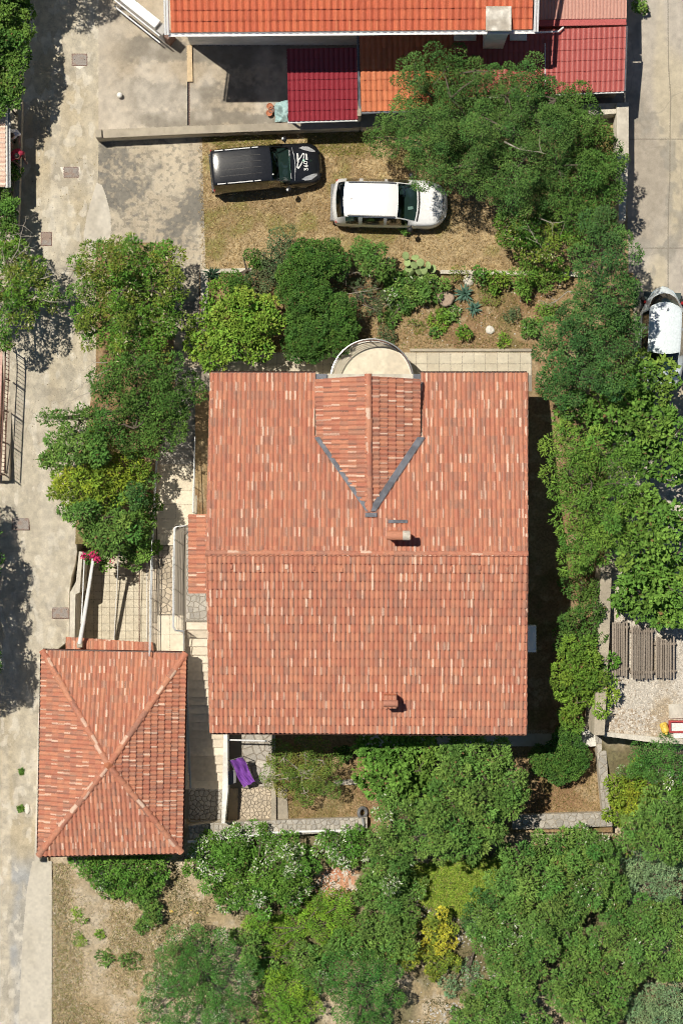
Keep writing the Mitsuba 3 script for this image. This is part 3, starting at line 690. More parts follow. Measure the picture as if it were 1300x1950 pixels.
for px in (441, 492, 546, 598, 650, 704, 858, 912, 964):
    c = sl(px, 1078 + (px % 7), True); m = tube([c + [0, .06, .085], c + [0, -.1, .075]], .075, 10); add(R + '__vent_tile', m, 'tile_antique', smooth=True, uv=piece_uv(m))
# round balcony
B = H + '__balcony'; bc = P(707, 727, 1.2); br = 1.56
add(B, prism(Point(bc[0], bc[1]).buffer(br, 48), -.2, 1.2), 'floor_cream')
add(B + '__kerb', prism(Point(bc[0], bc[1]).buffer(br + .02, 48).difference(Point(bc[0], bc[1]).buffer(br - .07, 48)), 1.1, 1.26), 'wall_white')
th = np.linspace(math.radians(-8), math.radians(188), 44)
for hh, r_ in ((.22, .012), (.41, .012), (.60, .012), (.79, .012), (1.0, .028)):
    add(B + '__rail', tube([[bc[0] + (br - .03) * math.cos(x), bc[1] + (br - .03) * math.sin(x), 1.2 + hh] for x in th], r_, 7), 'steel' if hh == 1.0 else 'iron_brown', 50)
for x in np.radians([5, 50, 92, 133, 175]):
    add(B + '__post', tube([[bc[0] + (br - .03) * math.cos(x), bc[1] + (br - .03) * math.sin(x), 1.15 + q] for q in (0, 1.05)], .02, 7), 'iron_brown', 50)
# porch roof on the west side
PO = H + '__porch_roof'; zpo = 1.15
pa, pb, pc_, pd = P(361, 1130, zpo), P(361, 979, zpo), P(398, 979, zpo + .3), P(398, 1130, zpo + .3)
add(PO, plane_poly([pa - down, pb - down, pc_ - down, pd - down], .1), 'wall_pale')
tile_set(pb, pa - pb, pc_ - pb, .172, .35, to_uv(pb, pa - pb, pc_ - pb, [pa, pb, pc_, pd]), 'tile_antique', PO, 'tile', limit=80)
ac = P(1009, 1216, .9); add(H + '__air_conditioner', box(ac[0] - .05, ac[1], .5, 1.15, .5, 1.0, 0, .03), 'white_paint')
m = box(xw - .04, P(0, 900, 0)[1], .2, 1.4, .06, .9); add(H + '__window', m, 'car_glass')
m = box(xe + .04, P(0, 1100, 0)[1], -.6, .7, .06, 1.2); add(H + '__window', m, 'car_glass')

# ------------------------------------------------------------------ hipped outbuilding
G = thing('outbuilding', 'small building with a square hipped terracotta roof beside the lane at lower left', 'house')
zg_ = -.3
a, b, c, d = P(75, 1628, zg_), P(345, 1622, zg_), P(353, 1245, zg_), P(82, 1240, zg_)
ap = P(207, 1457, zg_ + 1.45)
ins = Polygon([q[:2] for q in (a, b, c, d)]).buffer(-.28, join_style=2)
add(G + '__wall', prism(ins, -4.2, zg_ - .06), 'wall_pale')
GR = G + '__roof'
add(GR, cat([plane_poly([p - down, q - down, ap - down], .06) for p, q in ((a, b), (b, c), (c, d), (d, a))]), 'wall_pale')
for p, q, lim in ((a, b, 70), (b, c, 80), (c, d, 70), (d, a, 80)):
    U = q - p; Vv = ap - p; Vv = np.cross(np.cross(U, Vv), U); Vv *= np.sign(Vv[2])
    tile_set(p, U, Vv, .1735, .285, to_uv(p, U, Vv, [p, q, ap]), 'tile_antique', GR, 'tile', limit=lim)
for p in (a, b, c, d): ridge_tiles(GR, p + [0, 0, .0], ap - (ap - p) * .02, 'tile_antique', .125, .40, .045, 'hip_tile')
fin = thing  # finial
m = tube([ap + [0, 0, -.05], ap + [0, 0, .05], ap + [0, 0, .12], ap + [0, 0, .2]], [.16, .17, .10, .02], 12); add(GR + '__finial', m, 'terracotta', 40)
for p, q in ((a, b), (b, c), (c, d), (d, a)):
    dd = (q - p) / np.linalg.norm(q - p); o_ = np.cross(dd, [0, 0, 1]) * .05
    gutter(G, p + o_ + [0, 0, -.03], q + o_ + [0, 0, -.03], 'gutter_brown', .05)
# tiled strip roof north of it
LT = G + '__lean_to_roof'; z1 = -.75
la, lb, lc_, ld_ = P(126, 1221, z1), P(292, 1224, z1), P(292, 1258, z1 + .25), P(124, 1256, z1 + .25)
add(LT, plane_poly([la - down, ld_ - down, lc_ - down, lb - down], .08), 'wall_pale')
tile_set(lb, la - lb, lc_ - lb, .1735, .40, to_uv(lb, la - lb, lc_ - lb, [la, lb, lc_, ld_]), 'tile_antique', LT, 'tile', limit=80, amp=.045)
# downpipe on the east wall
dp = P(358, 1300, -.4); add(G + '__downpipe', tube([P(356, 1290, -.45), P(359, 1400, -1.3), P(363, 1500, -2.2), P(363, 1500, -3.3)], .035, 7), 'rail_grey', 40)

# ------------------------------------------------------------------ white house with the bright orange roof
Wh = thing('white_house', 'white house with a bright orange tile roof and white gutter at the top edge', 'house')
zw = 5.6
wa, wb = P(326, 61, zw), P(1012, 55, zw)
yr = wa[1] + 4.6
wr0, wr1 = np.array([wa[0], yr, zw + 1.75]), np.array([wb[0], yr, zw + 1.75])
wn0, wn1 = np.array([wa[0], yr + 4.6, zw]), np.array([wb[0], yr + 4.6, zw])
add(Wh + '__wall', prism([(wa[0] + .30, 17.78), (wb[0] - .35, 17.78), (wb[0] - .35, wn0[1] - .5), (wa[0] + .30, wn0[1] - .5)], -.5, zw - .05), 'wall_white')
WR = Wh + '__roof'
add(WR, cat([plane_poly([wa - down, wb - down, wr1 - down, wr0 - down]), plane_poly([wn0 - down, wr0 - down, wr1 - down, wn1 - down])]), 'wall_pale')
U, Vv = wb - wa, wr0 - wa; Vv = np.cross(np.cross(U, Vv), U)
tile_set(wa, U, Vv, .2395, .385, to_uv(wa, U, Vv, [wa, wb, wr1, wr0]), 'tile_orange', WR, 'tile', limit=220, amp=.062, first='eave', thick=.055)
U, Vv = wn0 - wn1, wr1 - wn1; tile_set(wn1, U, Vv, .2395, .385, to_uv(wn1, U, Vv, [wn0, wn1, wr1, wr0]), 'tile_orange', WR, 'tile', limit=0, amp=.045)
ridge_tiles(WR, wr0, wr1, 'tile_orange', .13, .42)
gutter(Wh, wa + [-.1, -.10, -.02], wb + [.12, -.10, -.02], 'gutter_white', .075)
for e0, e1, s in ((wa, wr0, -1), (wb, wr1, 1)):
    add(WR + '__verge_board', cat([tube([e0 + [s * .10, -.1, .03], e1 + [s * .10, 0, .03]], .05, 6), tube([e0 + [s * .2, -.1, .0], e1 + [s * .2, 0, .0]], .04, 6)]), 'gutter_white', 40)
CH = Wh + '__chimney'
cc = P(949, 36, 6.0); add(CH, box(cc[0], cc[1] - .1, .5, 5.6, .74, .62, 0, .01), 'wall_white')
add(CH + '__cap', box(cc[0], cc[1] + .02, 5.84, 6.0, .90, .88, 0, .03), 'cap_stained')
add(CH + '__collar', box(cc[0], cc[1] - .1, 5.5, 5.65, .80, .70, 0, .02), 'wall_white')
add(CH + '__flue', box(cc[0], cc[1] - .1, 5.65, 5.84, .6, .56), 'grey_wall_paint')
for px, w_ in ((884, .80), (985, .62)):
    q = P(px, 78, 2.8); ck = add(Wh + '__window_hood', box(q[0], 17.78 - .22, 3.0, 3.12, w_, .5, 0, .01), 'wall_white')
    add(Wh + '__window', box(q[0], 17.77, 1.7, 2.9, w_ * .8, .06), 'car_glass')
q = P(620, 70, 3.5); add(Wh + '__window', box(q[0], 17.775, 3.6, 4.4, .9, .05), 'car_glass')
add(Wh + '__downpipe', tube([P(1016, 62, 3.5), P(1040, 61, 3.25), P(1062, 60, 3.2), P(1072, 52, 3.2)], .035, 7), 'gutter_white', 40)

def metal_sheet(a, b, c, d, pitch, stepl, amp, rise):
    """Pressed metal roofing from eave a-b up to d-c: rounded ribs across, a drop at every step."""
    a, b, c, d = (np.asarray(q, float) for q in (a, b, c, d))
    Lu, Lv = np.linalg.norm(b - a), np.linalg.norm(d - a); nu = max(1, int(round(Lu / pitch))) * 8; nv = max(1, int(round(Lv / stepl)))
    n = np.cross(b - a, d - a); n /= np.linalg.norm(n); n *= np.sign(n[2])
    uu = np.linspace(0, 1, nu + 1); prof = amp * (np.abs(np.cos(np.pi * np.arange(nu + 1) / 8.0)) ** .7)
    rows_ = []
    for j in range(nv):
        for v, hgt in ((j / nv, rise), ((j + 1) / nv - .004, 0.0)):
            p0, p1 = a + (d - a) * v, b + (c - b) * v
            rows_.append([p0 + (p1 - p0) * u + n * (pr + hgt) for u, pr in zip(uu, prof)])
    return ribbon(rows_)
# red metal carport
CP = thing('carport', 'lean-to with a glossy dark red metal roof beside the forecourt wall', 'shed')
a, b, c, d = P(549, 231, 2.05), P(681, 227, 2.05), P(679, 90, 2.75), P(546, 92, 2.75)
add(CP + '__roof', metal_sheet(a, b, c, d, .186, .385, .042, .045), 'metal_red', 28)
add(CP + '__fascia', tube([a + [-.02, -.04, -.03], b + [0, -.04, -.03]], .04, 6), 'gutter_white', 40)
for q in (a, b): add(CP + '__post', tube([[q[0], q[1] + .25, 0], [q[0], q[1] + .25, q[2]]], .05, 6), 'iron_dark', 40)
add(CP + '__side_wall', prism([(b[0] - .02, b[1] + .1), (b[0] + .12, b[1] + .1), (b[0] + .12, c[1]), (b[0] - .02, c[1])], 0, 2.2), 'wall_concrete')
# orange lean-to
OL = thing('orange_lean_to', 'lean-to with a ridged orange tile roof, half hidden by the big dark tree', 'shed')
a, b, c, d = P(688, 212, 2.1), P(872, 206, 2.1), P(870, 66, 3.0), P(684, 68, 3.0)
add(OL + '__roof', plane_poly([a - down, d - down, c - down, b - down], .1), 'wall_pale')
U, Vv = b - a, d - a; Vv = np.cross(np.cross(U, Vv), U); Vv *= np.sign(Vv[2])
tile_set(a, U, Vv, .205, .385, to_uv(a, U, Vv, [a, b, c, d]), 'tile_peach', OL + '__roof', 'tile', limit=200, amp=.05, thick=.045)
add(OL + '__wall', prism([(a[0] + .1, a[1] + .1), (b[0], b[1] + .1), (c[0], c[1]), (d[0] + .1, d[1])], 0, 1.95), 'wall_concrete')
add(OL + '__gutter', tube([a + [-.05, -.06, -.02], b + [0, -.06, -.02]], .05, 6), 'lead_grey', 40)
add(OL + '__verge', tube([a + [-.06, 0, .03], d + [-.06, 0, .03]], .045, 6), 'lead_grey', 40)
# red annex
AN = thing('red_annex', 'flat annex with a faded red pressed metal roof at the upper right', 'shed')
a, b, c, d = P(862, 186, 2.4), P(1187, 173, 2.4), P(1191, 50, 3.0), P(862, 62, 3.0)
add(AN + '__roof', metal_sheet(a, b, c, d, .19, .365, .042, .04), 'metal_red_matt', 28)
add(AN + '__fascia', tube([a + [0, -.04, -.03], b + [0, -.04, -.03]], .035, 6), 'gutter_white', 40)
add(AN + '__verge', tube([b + [.03, 0, .02], c + [.03, 0, .02]], .045, 6), 'lead_grey', 40)
add(AN + '__ridge_cap', prism(PL([(1021, 38), (1191, 36), (1192, 47), (1021, 50)], 3.1), 2.1, 3.1), 'metal_red_faded')
r0, r1, r2, r3 = P(1019, 38, 3.0), P(1192, 36, 3.0), P(1195, -160, 2.4), P(1019, -160, 2.4)
add(AN + '__rear_roof', metal_sheet(r3, r2, r1, r0, .13, 4.2, .03, .0), 'fibre_pink', 28)
add(AN + '__wall', prism(PL([(880, 168), (1182, 166), (1184, -150), (880, -150)], 2.2), 0, 2.2), 'wall_concrete')
add(AN + '__lath', tube([P(1037, 82, 2.95), P(1037, 165, 2.55)], .02, 5), 'white_paint', 40)
add(AN + '__downpipe', tube([P(1188, 175, 2.3), P(1189, 196, .2)], .03, 6), 'rail_grey', 40)

# ------------------------------------------------------------------ vehicles
def make_car(key, rows, paint, pose, wins, ws, rw, wheels, front_glass_z=None, lamps=(), rear_lamps=True, seats=True, bows=(.04, .14)):
    """rows: (x, half sill, half mid, half belt, z belt, half top, z top, crown); lofted body whose faces become paint or glass."""
    A = np.array(rows, float); xs = A[:, 0]
    keyx = sorted(set(list(xs) + [q for w in wins for q in w] + list(ws) + list(rw)))
    dense = np.unique(np.concatenate([np.linspace(a, b, max(3, int((b - a) / .07) + 2)) for a, b in zip(keyx[:-1], keyx[1:])]))
    I = [PchipInterpolator(xs, A[:, k]) for k in range(1, 8)]
    S = np.stack([f(dense) for f in I], 1)
    def ring(s):
        hs, hm, hb, zb, ht, zt, cr = s
        h = [(hs, .24), (hm, .42), (hm, .62), (hb, zb), (ht, zt - .035), (ht * .94, zt - .008), (ht * .80, zt + cr * .35), (ht * .4, zt + cr * .85), (0, zt + cr)]
        return [(-y, z) for y, z in h] + [(y, z) for y, z in h[-2::-1]]
    m = 17
    V = np.array([[(x, y, z) for y, z in ring(s)] for x, s in zip(dense, S)]); n = len(dense); Vf = V.reshape(-1, 3)
    def bow(x, y):
        r0, f0 = bows; u = (y / .85) ** 2
        return r0 * u * np.clip(1 - x / 1.2, 0, 1) - f0 * u * np.clip((x - ws[0] + .5) / (xs[-1] - ws[0] + .5), 0, 1) ** .7
    Vf = Vf.copy(); Vf[:, 0] += bow(Vf[:, 0], Vf[:, 1])
    groups = {'body': [], 'windshield': [], 'rear_window': []}
    for q in range(len(wins)): groups[f'side_window{q}L'] = []; groups[f'side_window{q}R'] = []
    for i in range(n - 1):
        xm = (dense[i] + dense[i + 1]) / 2
        for j in range(m - 1):
            g_ = 'body'
            if 4 <= j <= 11 and ws[0] < xm < ws[1] and 5 <= j <= 10: g_ = 'windshield'
            if 4 <= j <= 11 and rw[0] < xm < rw[1]: g_ = 'rear_window'
            if j in (3, 12):
                for q, w in enumerate(wins):
                    if w[0] < xm < w[1]: g_ = f'side_window{q}' + ('L' if j == 3 else 'R')
            a_, b_, c_, d_ = i * m + j, (i + 1) * m + j, (i + 1) * m + j + 1, i * m + j + 1
            groups[g_] += [[a_, b_, c_], [a_, c_, d_]]
    for i, o in ((0, 1), (n - 1, 0)):
        k = i * m
        for j in range(1, m - 1): groups['body'].append([k, k + j, k + j + 1] if o else [k, k + j + 1, k + j])
        groups['body'].append([k, k + m - 1, k + m - 1])
    for j0 in (0,):
        for i in range(n - 1): groups['body'] += [[i * m, i * m + m - 1, (i + 1) * m + m - 1], [i * m, (i + 1) * m + m - 1, (i + 1) * m]]
    Rm, off = rotz(pose[2]), np.array([pose[0], pose[1], pose[3] if len(pose) > 3 else .0])
    if len(pose) > 4: Rm = Rm * pose[4]
    put = lambda mesh: xf(mesh, Rm, off)
    for g_, F in groups.items():
        if not F: continue
        F = np.array([f for f in F if len(set(f)) == 3]); used = np.unique(F); mp = np.zeros(len(Vf), int); mp[used] = np.arange(len(used))
        mesh = trimesh.Trimesh(Vf[used], mp[F], process=False)
        nm = 'body' if g_ == 'body' else ('side_window' if g_.startswith('side') else g_)
        add(f'{key}__{nm}', put(mesh), paint if nm == 'body' else 'car_glass', 38)
    # height of the skin above the floor plan
    def top(x, y):
        x = x - bow(x, y); s = [float(f(np.clip(x, xs[0], xs[-1]))) for f in I]; r = ring(s)[8:]; yy = [q[0] for q in r]; zz = [q[1] for q in r]
        return float(np.interp(abs(y), yy[:6], zz[:6]))
    # thin dark edges round the panes
    L = xs[-1]
    for (wx, wy, wr) in wheels:
        for s in (-1, 1):
            k = num(f'{key}__wheel'); scene[k] = mikit.ply(put(tube([[wx, s * (wy - .2), wr], [wx, s * wy, wr]], [wr * .62] * 2, 20)), 'steel', 40)
            t_ = trimesh.creation.torus(wr * .80, wr * .22, 24, 10); t_.vertices = t_.vertices[:, [0, 2, 1]] * [1, 1.3, 1]
            t_.apply_translation([wx, s * (wy - .10), wr]); add(k + '__tyre', put(t_), 'rubber', True)
    if seats:
        xi = ws[0]; f0 = .5
        for s in (-.36, .36):
            k = num(f'{key}__seat'); scene[k] = mikit.ply(put(cat([box(xi - .35, s, .35, .62, .5, .46, 0, .05), xf(box(xi - .62, s, .55, 1.12, .16, .44, 0, .04)), sphere([xi - .62, s, 1.2], .13, 2, (1, 1, 1))])), 'seat_dark', 40)
        k = add(f'{key}__dashboard', put(box((ws[0] + ws[1]) / 2 + .12, 0, .55, min(A[:, 4].max() * .93, 1.0), .5, 1.36, 0, .06)), 'interior_teal', 40)
        sw = trimesh.creation.torus(.18, .018, 20, 8); sw = xf(sw, trimesh.transformations.rotation_matrix(math.radians(-60), [0, 1, 0])[:3, :3], [ws[0] + .12, .36, .98]); add(f'{key}__steering_wheel', put(sw), 'black_plastic', True)
        add(f'{key}__cabin_floor', put(box(1.7, 0, .28, .34, 3.0, 1.4)), 'interior_teal')
    return put, top, Rm, off
def drape(put, top, poly, lift=.006, n=0.05):
    """A flat outline laid onto the car's skin."""
    x0, y0, x1, y1 = poly.bounds; tris = []
    tri = trimesh.creation.triangulate_polygon(poly.segmentize(n), engine='earcut')
    V, F = tri; m = trimesh.Trimesh(np.c_[V, np.zeros(len(V))], F, process=False)
    for _ in range(2):
        if len(m.faces) < 400: m = m.subdivide()
    m.vertices = np.array([[x, y, top(x, y) + lift] for x, y, _z in m.vertices])
    if m.face_normals[:, 2].mean() < 0: m.invert()
    return put(m)

# black van
van = thing('van', 'black delivery van with white lettering on its bonnet, parked on the dry lawn', 'van')
vrows = [(0.0, .80, .84, .80, 1.05, .62, 1.66, .03), (.06, .82, .865, .83, 1.06, .68, 1.78, .035), (.5, .83, .875, .85, 1.07, .70, 1.82, .04), (1.6, .83, .875, .855, 1.07, .705, 1.83, .045),
         (2.36, .83, .875, .85, 1.07, .69, 1.77, .05), (2.75, .83, .875, .845, 1.06, .69, 1.47, .06), (3.16, .83, .875, .82, 1.03, .70, 1.10, .07), (3.3, .83, .875, .80, .98, .68, 1.04, .075), (3.8, .82, .86, .745, .86, .60, .93, .075), (4.1, .76, .80, .66, .76, .50, .82, .06),
         (4.27, .66, .69, .54, .66, .42, .70, .05), (4.34, .52, .55, .46, .58, .36, .60, .03), (4.37, .40, .42, .36, .5, .28, .51, .02)]
cv = P(508, 317.5, .9); hv = math.radians(5.2)
vp = (cv[0] - 2.19 * .95 * math.cos(hv), cv[1] - 2.19 * .95 * math.sin(hv), hv, .01, .95)
put, top, Rv, ov = make_car(van, vrows, 'car_black', vp, [(2.25, 2.95)], (2.40, 3.14), (.0, .001), [(.75, .86, .31), (3.5, .86, .31)])
for s in (-1, 1):
    for x0, x1 in ((.22, .55), (.63, 1.62), (1.69, 1.93)):
        add(van + '__roof_rail', put(tube([[x0, s * .655, 1.865], [x1, s * .655, 1.875]], .024, 8)), 'gutter_white', 50)
    k = num(van + '__mirror'); scene[k] = mikit.ply(put(sphere([2.98, s * 1.0, 1.12], .11, 2, (1, 1, 1))), 'black_plastic', True)
    add(k + '__glass', put(sphere([2.95, s * 1.01, 1.15], .075, 2)), 'gutter_white', True); add(k + '__arm', put(tube([[3.0, s * .86, 1.05], [2.98, s * .98, 1.1]], .03, 6)), 'black_plastic')
    hl = Polygon([(3.52, s * .62), (3.66, s * .68), (3.9, s * .66), (4.14, s * .50), (4.16, s * .43), (3.98, s * .44), (3.7, s * .53)])
    add(van + '__headlight', drape(put, top, hl, .012), 'lamp_clear', 30)
    add(van + '__tail_light', put(box(.05, s * .79, .8, 1.25, .05, .08, 0, .02)), 'lamp_red')
for y in (-.36, -.12, .12, .36): add(van + '__roof_groove', drape(put, top, sbox(.35, y - .012, 2.0, y + .012), .003), 'black_plastic')
add(van + '__wiper', put(tube([[3.12, -.6, 1.14], [3.1, .0, 1.17], [3.14, .55, 1.15]], .014, 6)), 'rail_grey')
add(van + '__bonnet_edge', drape(put, top, LineString([(3.24, -.66), (3.30, -.3), (3.32, 0), (3.30, .3), (3.24, .66)]).buffer(.011), .006), 'rail_grey')
add(van + '__rear_door_glass', put(box(-.012, 0, 1.15, 1.6, .02, 1.1)), 'car_glass')
add(van + '__bumper', put(box(.0, 0, .3, .55, .16, 1.55, 0, .04)), 'black_plastic')
def van_local(px, py, z=.98):
    q = P(px, py, z); return (Rv.T @ (q - ov))[:2] / .95 ** 2
def stroke(pts, w): return LineString([van_local(*p) for p in pts]).buffer(w / 2)
LG = van + '__lettering'
add(LG, drape(put, top, stroke([(569.4, 304.2), (573.5, 297.5), (576.4, 292.4), (577.8, 291.8), (578.9, 293.4), (578.7, 297), (578.0, 301.8)], .036), .008), 'logo_white')
add(LG, drape(put, top, stroke([(575.2, 309.0), (572.5, 314.5), (568.9, 320.2), (567.2, 320.6), (566.1, 318.8), (566.6, 314), (567.3, 309.5)], .042), .008), 'logo_white')
add(LG, drape(put, top, Point(*van_local(577.9, 305.6)).buffer(.048), .008), 'logo_green')
def van_text(text, height, px, py, up=math.pi / 2 - 0.0, bold=True):
    t_ = meshkit.text_mesh(text, height, .004, bold); t_.vertices[:, 1] -= 0
    p0 = van_local(px, py); rz = rotz(up); m = xf(t_, rz, [p0[0], p0[1], 0])
    m.vertices = np.array([[x, y, top(x, y) + .006 + z] for x, y, z in m.vertices]); return put(m)
add(LG, van_text('360', .148, 586.6, 325.2), 'logo_white')
for (x0, y0, x1, y1, nn) in ((566.2, 292.4, 567.6, 309.0, 8), (582.9, 292.6, 584.0, 304.0, 6)):     # two lines too small to read
    for q in np.linspace(.04, .96, nn):
        cx, cy = x0 + (x1 - x0) * q, y0 + (y1 - y0) * q
        add(LG, drape(put, top, stroke([(cx - 1.3, cy - .35), (cx + 1.3, cy + .35)], .03), .008), 'logo_white')
    add(LG, drape(put, top, stroke([(x0 - .9, y0), (x1 - .9, y1)], .014), .008), 'logo_white')
add(van + '__emblem', drape(put, top, Point(*van_local(591.6, 306.8, .8)).buffer(.045), .012), 'chrome')
add(van + '__filler_mark', drape(put, top, Point(2.42, -.45).buffer(.03), .012), 'logo_white')

# white estate SUV
suv = thing('suv', 'white estate car with dark roof rails parked on the dry lawn under the dark tree', 'car')
srows = [(0.0, .70, .78, .74, .80, .60, .92, .03), (.05, .76, .85, .80, .95, .66, 1.05, .03), (.16, .79, .875, .83, 1.0, .655, 1.28, .04), (.42, .80, .89, .85, 1.02, .655, 1.575, .04), (1.2, .81, .90, .865, 1.02, .68, 1.645, .05),
         (2.0, .81, .90, .87, 1.01, .685, 1.64, .055), (2.46, .81, .90, .87, 1.0, .68, 1.57, .06), (2.8, .81, .90, .865, .99, .69, 1.33, .07), (3.22, .81, .90, .86, .98, .73, 1.045, .06), (3.4, .81, .90, .85, .97, .72, 1.02, .055),
         (3.9, .80, .89, .82, .93, .70, .97, .05), (4.10, .74, .83, .75, .86, .64, .90, .04), (4.24, .62, .70, .63, .75, .52, .78, .03), (4.32, .48, .54, .48, .63, .40, .65, .02), (4.36, .34, .38, .34, .5, .28, .51, .01)]
cs = P(742, 386.5, .8); hs_ = math.radians(-1.5)
sp_ = (cs[0] - 2.175 * math.cos(hs_), cs[1] - 2.175 * math.sin(hs_), hs_, .01)
put, top, Rs, os_ = make_car(suv, srows, 'car_white', sp_, [(.45, .98), (1.14, 1.95), (2.08, 2.95)], (2.48, 3.20), (.14, .42), [(.85, .89, .34), (3.5, .89, .34)], bows=(.14, .20))
for s in (-1, 1):
    add(suv + '__roof_rail', put(tube([[.6, s * .625, 1.66], [.7, s * .628, 1.70], [2.2, s * .64, 1.71], [2.36, s * .63, 1.63]], .026, 8)), 'grey_plastic', 50)
    k = num(suv + '__mirror'); scene[k] = mikit.ply(put(sphere([2.95, s * 1.02, 1.08], .11, 2, (1, 1.0, 1))), 'black_plastic', True); add(k + '__arm', put(tube([[3.0, s * .86, 1.0], [2.95, s * 1.0, 1.05]], .03, 6)), 'black_plastic')
    add(suv + '__headlight', drape(put, top, Polygon([(3.98, s * .56), (4.02, s * .70), (4.14, s * .66), (4.2, s * .52), (4.22, s * .36), (4.15, s * .36)]), .01), 'lamp_clear', 30)
    add(suv + '__tail_light', put(box(.17, s * .775, .78, .98, .08, .08, 0, .02)), 'lamp_red')
add(suv + '__bonnet_gap', drape(put, top, LineString([(3.95, -.66), (4.12, -.56), (4.17, -.2), (4.18, .2), (4.12, .56), (3.95, .66)]).buffer(.016), .008), 'grey_plastic')
add(suv + '__cowl', drape(put, top, LineString([(3.2, -.68), (3.26, -.35), (3.28, 0), (3.26, .35), (3.2, .68)]).buffer(.035), .006), 'black_plastic')
add(suv + '__tailgate_gap', drape(put, top, sbox(.62, -.5, .628, .5), .004), 'grey_plastic')
add(suv + '__aerial', put(tube([[.75, .0, 1.69], [.62, 0, 1.85]], .014, 6)), 'black_plastic')
add(suv + '__bumper', put(box(.02, 0, .32, .6, .16, 1.4, 0, .04)), 'grey_plastic')
add(suv + '__paper', put(box(2.95, -.2, 1.0, 1.004, .2, .12, .2)), 'white_paint')
# pale blue small car at the right edge
bc_ = thing('small_car', 'rounded pale blue and white small car at the right edge, half under the trees', 'car')
brow = [(0.0, .28, .34, .30, .52, .2, .56, .02), (.05, .44, .50, .44, .60, .32, .66, .03), (.16, .60, .67, .60, .74, .40, .84, .04), (.32, .70, .77, .70, .86, .46, 1.02, .05), (.52, .75, .83, .77, .92, .56, 1.20, .07), (.80, .78, .86, .80, .95, .61, 1.37, .08), (1.5, .79, .86, .81, .96, .62, 1.44, .06), (2.55, .79, .86, .80, .95, .61, 1.40, .06),
        (2.9, .79, .86, .80, .94, .6, 1.2, .06), (3.3, .78, .85, .78, .92, .66, .98, .05), (3.7, .74, .81, .70, .84, .56, .88, .05), (3.95, .62, .7, .58, .7, .46, .73, .03), (4.05, .45, .5, .42, .55, .3, .56, .01)]
cb = P(1260, 646, .8); hb_ = math.radians(-92.5)
bp = (cb[0] - 2.02 * math.cos(hb_), cb[1] - 2.02 * math.sin(hb_), hb_, .0)
put, top, Rb, ob = make_car(bc_, brow, 'car_pale_blue', bp, [(.85, 1.6), (1.7, 2.8)], (2.62, 3.25), (.30, .66), [(.7, .84, .3), (3.3, .84, .3)], bows=(.95, .5))
for s in (-1, 1):
    add(bc_ + '__tail_light', put(box(.62, s * .70, .62, .80, .1, .08, 0, .03)), 'lamp_red'); add(bc_ + '__headlight', drape(put, top, Point(3.72, s * .5).buffer(.1), .01), 'lamp_clear')
    k = num(bc_ + '__mirror'); scene[k] = mikit.ply(put(sphere([2.85, s * .95, 1.0], .1, 2)), 'car_pale_blue', True)
add(bc_ + '__aerial', put(tube([[1.0, .05, 1.5], [.92, .05, 1.66]], .02, 6)), 'black_plastic')

